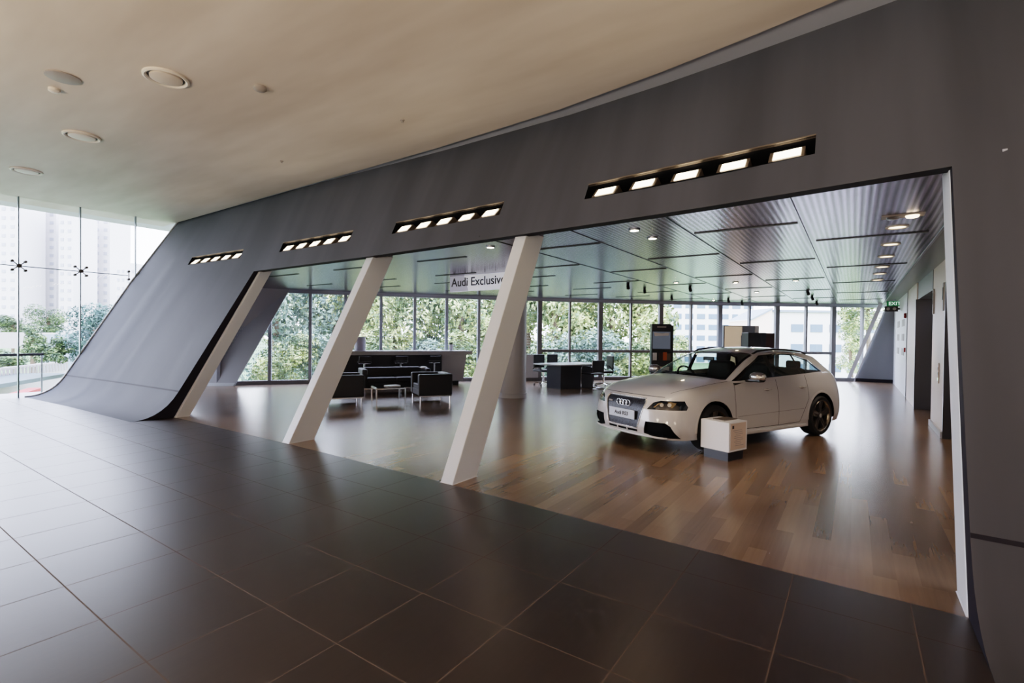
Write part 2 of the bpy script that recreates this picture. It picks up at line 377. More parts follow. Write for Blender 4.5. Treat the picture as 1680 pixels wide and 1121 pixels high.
# white leaning columns in the opening
def strut(name, u0, w, depth, mt, label, cat='column'):
    v0 = lerp_tab(V0, u0)+.19; vh = lerp_tab(VH, u0)+.09; z1 = ZS
    sl = (vh-v0)/ZH; vt = v0 + sl*z1
    b = MB(); p = []
    for du, dv in ((0,0),(w,0),(w,depth),(0,depth)):
        p.append(((u0+du, v0+dv, 0), (u0+du, vt+dv, z1)))
    for i in range(4):
        a, c = p[i], p[(i+1) % 4]; b.face([a[0], c[0], c[1], a[1]])
    b.face([q[0] for q in p]); b.face([q[1] for q in p])
    bmesh.ops.remove_doubles(b.bm, verts=b.bm.verts, dist=1e-5)
    bmesh.ops.bevel(b.bm, geom=list(b.bm.edges), offset=.006, segments=1, affect='EDGES')
    return b.build(name, mt, kind='structure', label=label, cat=cat)
strut('pillar', -10.09, .07, .23, 'white', 'white leaning column against the dark edge of the charcoal ramp')
strut('pillar', -6.645, .17, .40, 'white', 'white leaning column in front of the black lounge armchairs')
strut('pillar', -3.56, .17, .40, 'white', 'white leaning column in front of the round grey column')
strut('pillar', .545, .3, .34, 'jamb', 'white leaning jamb at the lift end of the opening')

# ------------------------------------------------------------------ left glass wall (window_1)
W1 = empty('window_1', (U_L,0,0), kind='structure', label='frameless glass wall with spider fittings at the end of the hall', cat='window')
def prof_v(z):
    if z < .45:
        pr = foot_pts(U_L)
        for (v0, z0), (v1, z1) in zip(pr, pr[1:]):
            if z <= z1: return v0 + (v1-v0)*(z-z0)/max(1e-6, z1-z0)
    return surf(U_L, z)
b = MB(); pr = [p for p in col_pts(U_L)][:-1]
b.face([(-.03,-7,0)] + [(-.03, v, z) for v, z in pr] + [(-.03,-7,ZC)]); b.build('pane', 'glass', W1)
for v in (3.02, 4.115, 5.25):
    z0 = 0
    while prof_v(z0) < v and z0 < ZC: z0 += .02
    MB().box((0, v, (z0+ZC)/2), (.09, .02, ZC-z0)).build('glass_fin', 'fin', W1)
box_obj('glass_joint', (-.02,-.9,2.99), (.012,12.0,.02), 'fin', W1)
for v, arms in ((3.02, ((-1,-1),(-1,1),(1,-1),(1,1))), (4.115, ((-1,-1),(-1,1),(1,-1),(1,1))), (5.09, ((0,-1),(0,1)))):
    b = MB(); c = Vector((.07, v, 2.99))
    if arms[0][0]: b.cyl(c+Vector((-.05,0,0)), c+Vector((.03,0,0)), .045)
    else: b.cyl(c+Vector((0,0,-.14)), c+Vector((0,0,.14)), .01)
    for sy, sz in arms:
        e = c + Vector((0, sy*.11, sz*.10)); b.cyl(c, e, .012, .01, 8); b.cyl(e+Vector((-.07,0,0)), e+Vector((.02,0,0)), .028, n=12)
    b.build('spider_fitting', 'ring_dark', W1, smooth=True, angle=.6)
MB().tube([(0.02, v-.01, z+.01) for v, z in col_pts(U_L)], .018, 6).build('edge_seal', 'jamb', W1)

# ------------------------------------------------------------------ facade glazing: one window per bay
head_pts = FPOLY
b = MB()
def seg_box(b, A, B, zc, h, d, off=0):
    A, B = Vector((*A,0)), Vector((*B,0)); t = B-A; ang = math.atan2(t.y, t.x); mid = (A+B)/2
    n = Vector((-math.sin(ang), math.cos(ang), 0))*off
    b.box((mid.x+n.x, mid.y+n.y, zc), (t.length+.02, d, h), ang)
for A, B in zip(FPOLY, FPOLY[1:]): seg_box(b, A, B, 2.80, .11, .12)
b.build('trim_6', 'frame', kind='structure', label='grey head rail along the top of the showroom glazing', cat='trim')
b = MB()
for A, B in zip(FPOLY, FPOLY[1:]): seg_box(b, A, B, .06, .12, .14)
b.build('trim_7', 'frame_dark', kind='structure', label='grey sill rail along the foot of the showroom glazing', cat='trim')
THICK = {8, 10, 12, 14, 16, 18}
names = {}
for i in range(len(FPOLY)-1):
    A, B = FPOLY[i], FPOLY[i+1]
    w = empty('window_%d' % (i+2), (0,0,0), kind='structure', cat='window', label='tall glazed bay of the showroom facade, number %d from the ramp end' % (i+1))
    w['label'] = 'tall glazed bay of the showroom facade between grey mullions'; w['group'] = 'bays of the showroom glazing'
    ang = math.atan2(B[1]-A[1], B[0]-A[0])
    wd = .15 if i in THICK else (.09 if i < 8 else .06)
    MB().box((A[0], A[1], 1.43), (wd, .14, 2.66), ang).build('mullion', 'frame_dark' if i >= 8 else 'frame', w)
    bb = MB(); bb.face([(A[0],A[1],.1),(B[0],B[1],.1),(B[0],B[1],2.76),(A[0],A[1],2.76)]); bb.build('pane', 'glass' if i >= 8 else 'glass_frit', w)
    if 8 <= i < 18:
        bb = MB(); seg_box(bb, A, B, 1.03, .10, .10); bb.build('transom', 'frame_dark', w)
    if i == 7:
        t0, t1 = .62, .97; P = [tuple(A[k]+(B[k]-A[k])*t for k in (0,1)) for t in (t0, t1)]
        bb = MB(); seg_box(bb, P[0], P[1], .5, .8, .06, -.06); bb.build('solid_panel', 'table_white', w)
    if i == 5:
        bb = MB(); P = [tuple(A[k]+(B[k]-A[k])*t for k in (0,1)) for t in (.06,.94)]
        seg_box(bb, P[0], P[1], .93, .05, .05, -.05); bb.build('opening_sash', 'jamb', w)
# end walls
b = MB(); b.face([(-15.9,6.25,0),(-14.70,7.34,0),(-14.00,8.60,ZS),(-15.1,6.8,ZS)]); b.face([(-14.70,7.34,0),(-14.78,7.40,0),(-14.08,8.66,ZS),(-14.00,8.60,ZS)])
b.face([(-15.9,6.25,0),(-16.0,6.35,0),(-15.2,6.9,ZS),(-15.1,6.8,ZS)]); b.build('wall_left', 'column_grey', kind='structure', label='grey leaning end wall at the ramp end of the showroom glazing', cat='wall')
b = MB(); b.face([(-15.6,6.51,.0),(-14.72,7.31,0),(-14.68,7.36,.09),(-15.57,6.55,.09)]); b.build('baseboard_left', 'white', kind='structure', label='white skirting under the grey leaning end wall', cat='baseboard')
b = MB(); b.face([(.03,22.5,0),(1.2,22.5,0),(1.2,22.5,ZS),(.98,22.5,ZS)]); b.build('wall_end', 'grey_panel', kind='structure', label='grey end wall with a sloping edge at the far end of the corridor', cat='wall')
box_obj('baseboard_end', (.62,22.48,.06), (1.16,.03,.12), 'wall_edge', kind='structure', label='dark skirting below the far grey end wall', cat='baseboard')
b = MB()
for off, w_, dz in ((0,.05,0),(-.16,.13,.0)):
    b.face([(.03+off-w_,22.47,0),(.03+off,22.47,0),(.98+off,22.47,ZS),(.98+off-w_,22.47,ZS)])
b.build('trim_8', 'jamb', kind='structure', label='white sloping trim on the edge of the far end wall', cat='trim')

# right-hand lift wall: panels, recesses
def panel(name, v0, v1, u, z1, mt, label, z0=0, kind='structure', cat='wall', th=.5):
    return box_obj(name, (u+th/2, (v0+v1)/2, (z0+z1)/2), (th, v1-v0, z1-z0), mt, kind=kind, label=label, cat=cat)
panel('wall_right', 17.25, 22.5, 1.15, ZS, 'jamb', 'white wall section with faint notices beyond the lift lobby')
panel('wall_lift', 14.5, 16.75, 1.14, ZS, 'beige', 'beige wall panel beyond the dark lift recess')
panel('wall_pier', 10.38, 11.92, 1.17, ZS, 'beige', 'beige wall panel with call buttons between the two lift recesses')
panel('wall_lintel', 11.92, 14.5, 1.16, ZS, 'grey_panel', 'grey lintel above the dark lift recess', z0=2.47)
panel('wall_header', 4.9, 10.38, 1.18, ZS, 'grey_panel', 'grey lintel above the nearer lift recess', z0=2.47)
panel('wall_gap', 16.75, 17.25, 1.3, ZS, 'frame_dark', 'dark grey gap between white and beige wall sections')
panel('wall_near', 4.9, 7.9, 1.2, 2.47, 'beige', 'beige wall panel behind the opening jamb')
box_obj('door_1', (1.75,13.2,1.235), (.06,2.58,2.47), 'lift_metal', kind='structure', label='dark metal lift door in the far recess', cat='door')
box_obj('door_2', (1.75,9.14,1.235), (.06,2.48,2.47), 'lift_metal', kind='structure', label='dark metal lift door in the near recess', cat='door')
box_obj('trim_9', (1.42,14.48,1.235), (.6,.04,2.47), 'lift_metal', kind='structure', label='dark metal lining of the far lift recess', cat='trim')
box_obj('trim_10', (1.46,10.35,1.235), (.6,.05,2.47), 'lift_metal', kind='structure', label='dark metal lining of the near lift recess', cat='trim')
box_obj('baseboard_right', (1.155,11.15,.05), (.03,1.54,.1), 'frame', kind='structure', label='grey skirting below the beige panel with call buttons', cat='baseboard')
# shell of the hall outside the picture
b = MB(); b.face([(-15.65,-7,0),(6.5,-7,0),(6.5,-7,ZC),(-15.65,-7,ZC)]); b.build('wall_rear', 'beige', kind='structure', label='pale wall behind the viewpoint', cat='wall')
b = MB(); b.face([(6.5,-7,0),(6.5,5,0),(6.5,5,ZC),(6.5,-7,ZC)]); b.build('wall_side', 'beige', kind='structure', label='pale side wall of the hall', cat='wall')
b = MB(); b.face([(-17.2,-7,ZC+.02),(-16.4,-7,ZC+.02),(-16.4,9,ZC+.02),(-17.2,9,ZC+.02)]); b.face([(-16.4,5,ZC+.02),(-15.66,5,ZC+.02),(-15.66,9,ZC+.02),(-16.4,9,ZC+.02)]); b.build('ceiling_outside', 'bld', kind='structure', label='pale outside soffit above the glass wall', cat='soffit')

# round column
MB().lathe([(.0,0),(.37,0),(.37,.10),(.345,.11),(.345,ZS),(0,ZS)], n=40, c=(-7.12,10.42,0)).build('column_round', 'column_grey', smooth=True, angle=.6, kind='structure', label='round grey structural column behind the leaning white column', cat='column')

# ================================================================== FIXTURES
def wall_frame(u, z):      # position and axes on the leaning wall
    p = Vector((u, surf(u, z), z)); du = (Vector((u+.05, surf(u+.05, z), z))-Vector((u-.05, surf(u-.05, z), z))).normalized()
    dz = (Vector((u, surf(u, z+.05), z+.05))-Vector((u, surf(u, z-.05), z-.05))).normalized()
    return p, du, dz, dz.cross(du).normalized()*-1
slabels = ['recessed five-lamp strip over the curved ramp, smallest of the four', 'recessed five-lamp strip just above the ramp column head', 'recessed five-lamp strip above the suspended white sign', 'recessed five-lamp strip above the white car, longest of the four']
for (a, c), lab in zip(STRIPS, slabels):
    um = (a+c)/2; t = empty('recessed_light_strip', (um, surf(um,(Z1+Z2)/2), (Z1+Z2)/2), label=lab, cat='light', group='recessed light strips in the leaning wall')
    org = Vector(t.location)
    P = lambda u, z, d: (Vector((u, surf(u, z), z)) + Vector((0, .91*d, -.41*d)) - org)
    b = MB(); D = .24
    b.face([P(a,Z1,D),P(c,Z1,D),P(c,Z2,D),P(a,Z2,D)])
    b.face([P(a,Z1,0),P(c,Z1,0),P(c,Z1,D),P(a,Z1,D)]); b.face([P(a,Z2,0),P(c,Z2,0),P(c,Z2,D),P(a,Z2,D)])
    b.face([P(a,Z1,0),P(a,Z2,0),P(a,Z2,D),P(a,Z1,D)]); b.face([P(c,Z1,0),P(c,Z2,0),P(c,Z2,D),P(c,Z1,D)])
    b.build('housing', 'black_void', t)
    b = MB()
    for (x0, z0, x1, z1_) in ((a,Z2,c,Z2+.012),):
        b.face([P(x0,z0,-.006),P(x1,z0,-.006),P(x1,z1_,-.006),P(x0,z1_,-.006)]); b.face([P(x0,z0,-.006),P(x1,z0,-.006),P(x1,z0,.03),P(x0,z0,.03)])
    b.build('trim_edge', 'lamp_body', t)
    wl = (c-a)
    for k in range(5):
        u0 = a + wl*(.04 + k*.2); w_ = wl*.125
        fr_ = lambda uu, zz, d: P(uu, zz, d)
        za, zb = Z1+.005, Z2-.035
        b = MB(); q = [(u0,za,.0),(u0+w_,za,.0),(u0+w_,zb,.06),(u0,zb,.06)]
        fpts = [fr_(*x) for x in q]; bpts = [fr_(u0,za,.18),fr_(u0+w_,za,.18),fr_(u0+w_,zb,.2),fr_(u0,zb,.2)]
        b.face(fpts); b.face(bpts)
        for i in range(4): b.face([fpts[i], fpts[(i+1)%4], bpts[(i+1)%4], bpts[i]])
        lamp = b.build('lamp', 'lamp_body', t)
        ins = []
        for (x, y) in ((.12,.12),(.90,.12),(.90,.90),(.12,.90)):
            pz = za + (zb-za)*y; ins.append(fr_(u0+w_*x, pz, .06*y-.006))
        b = MB(); b.face(ins); b.build('lens', 'lens', lamp)

# ceiling diffusers of the hall
def ring(u, v, label, mt_in):
    t = empty('ceiling_diffuser', (u, v, ZC), label=label, cat='ceiling diffuser', group='round ceiling diffusers')
    MB().lathe([(.235,0),(.235,-.02),(.215,-.03),(.195,-.02),(.19,0)], n=40).build('outer_ring', 'ring_white', t, smooth=True, angle=.7)
    MB().lathe([(.19,-.004),(.165,-.004)], n=40).build('slot', 'ring_dark', t)
    MB().lathe([(.165,0),(.165,-.025),(.15,-.03),(0.001,-.03)], n=40).build('plate', mt_in, t, smooth=True, angle=.7)
ring(-6.76, 2.57, 'round ceiling diffuser with dark ring, largest looking of the row', 'plaster')
ring(-9.89, 2.62, 'round white ceiling diffuser second from the glass wall', 'ring_white')
ring(-12.94, 2.61, 'round white ceiling diffuser nearest the glass wall', 'ring_white')
ring(-3.7, 2.6, 'round ceiling diffuser cut by the top of the picture', 'plaster')
MB().lathe([(.17,0),(.17,-.012),(.16,-.016),(.001,-.016)], n=36, c=(-7.8,1.89,ZC)).build('access_cover', 'ring_grey', smooth=True, angle=.7, label='flat grey round cover in the ceiling beside a tiny white disc', cat='ceiling cover')
MB().lathe([(.06,0),(.06,-.03),(.04,-.045),(.001,-.045)], n=24, c=(-8.27,1.92,ZC)).build('smoke_detector', 'ring_white', smooth=True, angle=.7, label='tiny white detector next to the flat grey ceiling cover', cat='detector')
MB().lathe([(.075,0),(.075,-.03),(.05,-.05),(.001,-.05)], n=24, c=(-6.05,3.31,ZC)).build('smoke_detector', 'ring_grey', smooth=True, angle=.7, label='beige detector on the ceiling between ring diffuser and leaning wall', cat='detector')
for (u, v), lab in (((-8.31,4.94),'tiny sprinkler in the hall ceiling above the ramp'),((-5.28,4.92),'tiny sprinkler in the hall ceiling above the middle of the opening')):
    MB().lathe([(.03,0),(.03,-.01),(.012,-.015),(.012,-.03),(.02,-.032),(.001,-.035)], n=12, c=(u,v,ZC)).build('sprinkler', 'ring_grey', label=lab, cat='sprinkler', group='ceiling sprinklers')
# showroom downlights beside the lift wall
dl_lab = ['first','second','third','fourth','fifth','sixth']
proto = None
for k, v in enumerate((7.25, 8.5, 9.71, 11.05, 12.18, 13.4)):
    if proto is None:
        proto = t = empty('downlight', (.38, v, ZS), cat='downlight', group='row of downlights by the lift wall')
        MB().lathe([(.11,0),(.11,-.012),(.085,-.012),(.08,-.002)], n=24).build('bezel', 'ring_white', t, smooth=True, angle=.6)
        MB().lathe([(.08,-.004),(.001,-.004)], n=24).build('lens', 'down_lens', t)
    else: t = copy_tree(proto); t.location = (.38, v, ZS)
    t['label'] = 'warm round downlight, %s of the row nearest the lift wall' % dl_lab[k]
t = empty('twin_spotlight', (.39, 6.62, ZS), label='twin white spotlight in the ceiling before the downlight row', cat='spotlight')
MB().box((0,0,-.006), (.36,.16,.012)).build('plate', 'ring_grey', t)
for s in (-.08,.08): MB().lathe([(.06,-.012),(.05,-.03),(.03,-.035),(.001,-.035)], n=20, c=(s,0,0)).build('lamp', 'down_lens' if s > 0 else 'steel', t, smooth=True)
sp = [(-4.66,11.85),(-4.7,13.14),(-4.82,15.95),(-3.51,13.16),(-3.49,17.76),(-3.32,19.17),(-1.07,15.59),(-1.1,17.72),(-1.12,20.3)]
for k, (u, v) in enumerate(sp):
    lit = k in (3,)
    if k == 0:
        sproto = t = empty('ceiling_spotlight', (u, v, ZS), cat='spotlight', group='small dark spotlights of the showroom ceiling')
        MB().cyl((0,0,0),(0,0,-.03),.035,n=16).build('base', 'black', t); MB().cyl((0,0,-.03),(.03,-.05,-.11),.04,n=16).build('head', 'black', t)
    else: t = copy_tree(sproto); t.location = (u, v, ZS)
    t['label'] = 'small dark spotlight under the metal ceiling of the showroom'
spots2 = [(-3.51,11.96),(-2.32,12.59),(-1.11,12.77),(-2.29,15.41),(-4.04,18.16),(-2.23,5.85),(-2.21,6.45),(-4.45,5.9)]
for k, (u, v) in enumerate(spots2):
    if k == 0:
        rproto = t = empty('recessed_spotlight', (u, v, ZS), cat='spotlight', group='small lit spotlights of the showroom ceiling')
        MB().lathe([(.07,0),(.07,-.015),(.05,-.015)], n=20).build('bezel', 'steel', t); MB().lathe([(.05,-.012),(.001,-.02)], n=20).build('lens', 'spot_lens', t)
    else: t = copy_tree(rproto); t.location = (u, v, ZS)
    t['label'] = 'small lit spotlight set in the metal ceiling of the showroom'
# signs and devices at the far end of the lift wall
t = empty('exit_sign', (1.02,20,2.79), label='green emergency exit sign hanging near the far end wall', cat='sign')
box_obj('sign_box', (0,0,-.085), (.40,.05,.17), 'exit_green', t)
box_obj('hanger', (0,0,.03), (.04,.03,.07), 'frame', t)
text_obj('lettering', 'EXIT', .15, 'exit_white', t, (0,-.028,-.085), (PI/2,0,0))
t = empty('emergency_lamp', (.93,19.8,2.6), label='black twin-lamp emergency light below the green exit sign', cat='lamp')
box_obj('case', (0,0,-.07), (.34,.08,.17), 'black', t)
for s in (-.08,.08): MB().cyl((s,-.04,-.07),(s,-.07,-.07),.045,n=16).build('lamp', 'ring_grey', t)
box_obj('bracket', (.2,0,-.07), (.08,.04,.06), 'black', t)
MB().lathe([(.001,-.05),(.06,-.05),(.07,-.02),(.07,0)], axis='Y', n=20, c=(0,0,0)).build('fire_alarm', 'red', smooth=True, angle=.6, label='red round fire alarm on the white wall below the exit sign', cat='alarm').matrix_world = Matrix.Translation((1.145,17.4,2.22)) @ Matrix.Rotation(-PI/2, 4, 'Z')
MB().box((0,0,0),(.04,.1,.12),bev=.008).build('call_point', 'red', label='small red call point low on the white wall', cat='alarm').location = (1.13,17.45,1.28)
for k in range(6):
    box_obj('notice', (1.146, 18.4+(k%2)*1.9, 2.05-.42*(k//2)), (.008,.8,.2), 'ink_grey', cat='notice', group='faint notices on the white wall', label='faint grey notice on the white wall section by the exit sign')
t = empty('call_button_plate', (1.168,10.95,1.0), label='white call button plate on the beige lift panel', cat='button plate')
box_obj('plate', (-.004,0,0), (.012,.07,.34), 'beige', t)
for k in range(3): box_obj('button', (-.014,0,-.1+.09*k), (.01,.035,.05), 'exit_white' if k == 0 else 'white', t)
t = empty('lift_indicator', (1.168,11.75,2.25), label='slim grey lift indicator beside the far lift recess', cat='indicator', group='lift indicators'); box_obj('case', (-.01,0,0), (.02,.1,.45), 'ring_grey', t); box_obj('display', (-.022,0,.05), (.006,.06,.2), 'ring_dark', t)
t2 = copy_tree(t); t2.location = (1.168,10.5,2.25); t2['label'] = 'slim grey lift indicator beside the near lift recess'

# hanging sign
a0, a1 = Vector((-7.5,8.5,0)), Vector((-5.87,8.42,0)); an = math.atan2(a1.y-a0.y, a1.x-a0.x)
t = empty('hanging_sign', (-6.69,8.46,2.57), an, label='white hanging banner sign with dark lettering partly behind the leaning column', cat='sign')
Ls = 1.66
box_obj('panel', (0,0,.13), (Ls,.05,.39), 'sign_white', t)
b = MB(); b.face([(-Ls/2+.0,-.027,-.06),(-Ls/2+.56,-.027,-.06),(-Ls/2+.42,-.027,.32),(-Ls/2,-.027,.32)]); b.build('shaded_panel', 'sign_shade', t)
box_obj('top_rail', (0,0,.335), (Ls,.055,.03), 'ink', t)
w1 = text_obj('lettering', 'Audi', .262, 'ink', t, (-.775,-.03,.13), (PI/2,0,0), align='LEFT')
text_obj('lettering', 'Exclusive', .262, 'ink', t, (-.775+max(v.co.x for v in w1.data.vertices)+.085,-.03,.13), (PI/2,0,0), align='LEFT')

# ================================================================== FURNITURE
E1 = math.atan2(.855,.52)        # direction along the glazing
def P2(o, a, b_): return (o[0]+.52*a-.855*b_, o[1]+.855*a+.52*b_)
def armchair(name, loc, rz, w, label, cat, seats=1, group=None):
    # local: faces -y ; width along x
    t = empty(name, (*loc,0), rz, label=label, cat=cat, group=group)
    d, h, arm = .78, .66, .13
    box_obj('base', (0,0,.24), (w-.02,d-.04,.14), 'leather', t, bev=.015)
    for s in (-1,1): box_obj('arm', (s*(w/2-arm/2),0,.41), (arm,d,.48), 'leather', t, bev=.025, label=None)
    box_obj('backrest', (0,d/2-.08,.43), (w-2*arm,.16,.46), 'leather', t, bev=.03)
    sw = (w-2*arm)/seats
    for k in range(seats): box_obj('seat_cushion', (-(w-2*arm)/2+sw*(k+.5),-.07,.36), (sw-.01,d-.2,.14), 'leather', t, bev=.03)
    b = MB(); 
    for s in (-1,1): b.box((s*(w/2-.03),0,.155), (.025,d-.04,.025))
    for s in (-1,1): b.box((0,s*(d/2-.04),.155), (w-.06,.025,.025))
    b.build('frame', 'chrome', t)
    for sx in (-1,1):
        for sy in (-1,1): MB().cyl((sx*(w/2-.04),sy*(d/2-.05),0),(sx*(w/2-.04),sy*(d/2-.05),.16),.014,n=10).build('leg', 'chrome', t)
    return t
RZ = E1 - PI/2
# chair A faces along the glazing, chair B faces back to it; the sofa faces the hall
oA = P2((-9.16,6.5), .36, .42); armchair('armchair', oA, E1+PI/2, .84, 'black leather cube armchair close behind the leaning white column', 'armchair', group='lounge armchairs')
oB = P2((-7.98,8.0), .39, .42); armchair('armchair', oB, E1-PI/2, .84, 'black leather cube armchair at the far side of the chrome table', 'armchair', group='lounge armchairs')
oS = P2((-9.95,8.45), .55, .42); armchair('sofa', oS, E1, 1.75, 'black leather two-seat sofa in front of the grey bar counter', 'sofa', seats=2)
t = empty('coffee_table', (*P2((-8.5,7.25), .31, .34),0), E1, label='low coffee table with chrome frame and dark glass top', cat='table')
box_obj('tabletop', (0,0,.365), (.60,.66,.012), 'glass_black', t)
b = MB()
for s in (-1,1): b.box((0,s*.33,.35), (.64,.024,.024)); b.box((s*.31,0,.35), (.024,.66,.024))
b.build('frame', 'chrome', t)
for sx in (-1,1):
    for sy in (-1,1): box_obj('leg', (sx*.31,sy*.33,.175), (.024,.024,.35), 'chrome', t)
mg = empty('magazine', (*P2((-8.5,7.25), .4, .36),.371), E1+.3, label='white magazine lying on the chrome coffee table', cat='magazine')
box_obj('pages', (0,0,.008), (.3,.22,.016), 'paper', mg); box_obj('cover', (0,0,.018), (.3,.22,.004), 'plate', mg)
cu = empty('throw_cushion', (*P2(oS, .62, -.1),.43), E1, label='pale cushion tucked at the arm of the black sofa', cat='cushion')
cu.location.z = .66; cu.location.x, cu.location.y = P2(oS, .76, -.1)
b = MB(); bmesh.ops.create_uvsphere(b.bm, u_segments=16, v_segments=10, radius=1, matrix=Matrix.Diagonal((.09,.15,.03,1))); b.build('pad', 'pot', cu, smooth=True)
# bar counter
ctr = empty('bar_counter', (-10.09,12.01,0), E1, label='long grey reception bar counter with dark recessed front', cat='counter')
Lc = 3.6
box_obj('worktop', (-Lc/2+.15,.32,.99), (Lc+.3,.72,.12), 'counter_grey', ctr, bev=.006)
box_obj('dark_front', (-Lc/2-.3,.36,.52), (Lc-.6,.5,.82), 'dark_laminate', ctr)
b = MB(); q = [(-.66,.0),(.0,.0),(.11,.0)]
b.face([(-.66,.02,.12),(.02,.02,.12),(.13,.02,.93),(-.66,.02,.93)]); b.face([(-.66,.62,.12),(.02,.62,.12),(.13,.62,.93),(-.66,.62,.93)]); b.face([(.02,.02,.12),(.02,.62,.12),(.13,.62,.93),(.13,.02,.93)])
b.face([(-.66,.02,.12),(-.66,.62,.12),(.02,.62,.12),(.02,.02,.12)]); b.face([(-.66,.02,.12),(-.66,.62,.12),(-.66,.62,.93),(-.66,.02,.93)])
b.build('end_cabinet', 'counter_grey', ctr)
box_obj('plinth', (-Lc/2-.05,.34,.06), (Lc-.1,.5,.12), 'black', ctr)
def stool(loc, rz, label):
    t = empty('bar_stool', (*loc,0), rz, label=label, cat='stool', group='bar stools at the counter')
    box_obj('seat', (0,0,.74), (.36,.34,.05), 'black', t, bev=.015); box_obj('backrest', (0,-.16,.84), (.34,.03,.14), 'black', t, bev=.01)
    b = MB(); b.box((0,0,.705),(.34,.05,.025)); b.box((0,0,.705),(.05,.3,.025)); b.build('seat_bracket', 'chrome', t)
    MB().cyl((0,0,.05),(0,0,.72),.028,n=12).build('pole', 'chrome', t, smooth=True, angle=.6)
    MB().lathe([(.001,0),(.21,0),(.21,.012),(.03,.03),(.001,.03)], n=28).build('base', 'chrome', t, smooth=True, angle=.5)
    MB().tube([(.15*math.cos(a),.15*math.sin(a)-.05,.32) for a in [2*PI*k/16 for k in range(16)]], .01, 6, True).build('footrest', 'chrome', t)
    return t
for d_, lab in ((-3.0,'black bar stool with chrome pole at the left of the counter recess'),(-1.97,'black bar stool with chrome pole at the middle of the counter'),(-.97,'black bar stool with chrome pole beside the grey end cabinet')):
    stool(P2((-10.09,12.01), d_, -.2), E1, lab)
c0 = P2((-10.09,12.01), -3.05, .34)
MB().lathe([(.001,0),(.155,0),(.155,.40),(.145,.40),(.145,.03),(.001,.03)], n=28, c=(*c0,1.05)).build('cylinder_vase', 'vase', smooth=True, angle=.5, label='tall grey cylinder standing on the left of the bar counter', cat='vase')
c0 = P2((-10.09,12.01), -.28, .34)
t = empty('potted_plant', (*c0,1.05), label='small green plant in a white pot on the bar counter', cat='plant')
MB().lathe([(.001,0),(.055,0),(.075,.19),(.068,.19),(.06,.15),(.001,.15)], n=20).build('pot', 'pot', t, smooth=True, angle=.5)
b = MB(); rr = random.Random(3)
for k in range(26):
    a = rr.uniform(0,2*PI); l = rr.uniform(.08,.17); tl = rr.uniform(.2,.8); d = Vector((math.cos(a)*math.sin(tl), math.sin(a)*math.sin(tl), math.cos(tl))); s = Vector((-math.sin(a),math.cos(a),0))*.018
    o_ = Vector((0,0,.15)); b.face([o_-s*.3, o_+d*l*.5-s, o_+d*l, o_+d*l*.5+s, o_+s*.3][:5])
b.build('foliage', 'leaf_dark', t)
# desk with chairs
G = math.atan2(.94,.33); dk = (-7.06,13.45)
def D2(a, b_): return (dk[0]+math.cos(G)*a-math.sin(G)*b_, dk[1]+math.sin(G)*a+math.cos(G)*b_)
t = empty('consultation_desk', (*dk,0), G, label='consultation desk with pale top and dark panel base', cat='desk')
b = MB(); top = [(-.95,.62),(-1.0,0.2),(-.78,-.40),(.0,-.48),(.95,-.40),(1.0,.2),(.9,.62),(0,.68)]
b.face([(x,y,.72) for x,y in top]); b.face([(x,y,.69) for x,y in top])
for i in range(len(top)):
    p, q = top[i], top[(i+1)%len(top)]; b.face([(*p,.69),(*q,.69),(*q,.72),(*p,.72)])
b.build('tabletop', 'table_white', t)
box_obj('base', (0,.0,.345), (1.36,.62,.69), 'dark_laminate', t)
def office_chair(loc, rz, label):
    t = empty('office_chair', (*loc,0), rz, label=label, cat='chair', group='black desk chairs')
    box_obj('seat', (0,0,.46), (.48,.46,.07), 'black', t, bev=.02)
    b = MB(); b.box((0,.22,.75), (.44,.05,.42), bev=.02); o = b.build('backrest', 'black', t)
    for s in (-1,1): MB().tube([(s*.26,.2,.5),(s*.27,.05,.66),(s*.27,-.15,.66),(s*.25,-.15,.48)], .015, 6).build('arm', 'black', t)
    MB().cyl((0,0,.1),(0,0,.44),.025,n=10).build('pole', 'chrome', t)
    b = MB()
    for k in range(5): a = 2*PI*k/5; b.tube([(0,0,.11),(.28*math.cos(a),.28*math.sin(a),.075)], .016, 6)
    b.build('star_base', 'chrome', t)
    for k in range(5):
        a = 2*PI*k/5; MB().cyl((.28*math.cos(a),.28*math.sin(a)-.012,.03),(.28*math.cos(a),.28*math.sin(a)+.012,.03),.03,n=10).build('caster', 'black', t)
    return t
def cantilever_chair(loc, rz, label):
    t = empty('cantilever_chair', (*loc,0), rz, label=label, cat='chair', group='black desk chairs')
    box_obj('seat', (0,0,.45), (.48,.46,.05), 'black', t, bev=.015); b = MB(); b.box((0,.23,.68), (.46,.035,.34), bev=.012); b.build('backrest', 'black', t)
    for s in (-1,1):
        MB().tube([(s*.25,.24,.84),(s*.25,.22,.66),(s*.25,-.18,.66),(s*.25,-.22,.6),(s*.25,-.22,.05),(s*.25,-.19,.015),(s*.25,.24,.015)], .012, 8).build('side_tube', 'chrome', t)
        box_obj('arm_pad', (s*.25,.02,.675), (.035,.3,.02), 'black', t)
    MB().tube([(-.25,.24,.015),(.25,.24,.015)], .012, 8).build('floor_tube', 'chrome', t)
    return t
office_chair(D2(-.28,.95), G, 'black desk chair behind the consultation desk, nearer the round column')
office_chair(D2(.32,1.0), G, 'black desk chair behind the consultation desk, nearer the middle mullion')
cantilever_chair(D2(.3,-.62), G+PI, 'black cantilever visitor chair in front of the desk')
office_chair(D2(1.05,-.35), G-PI*.62, 'black chair pushed up at the far end of the desk')
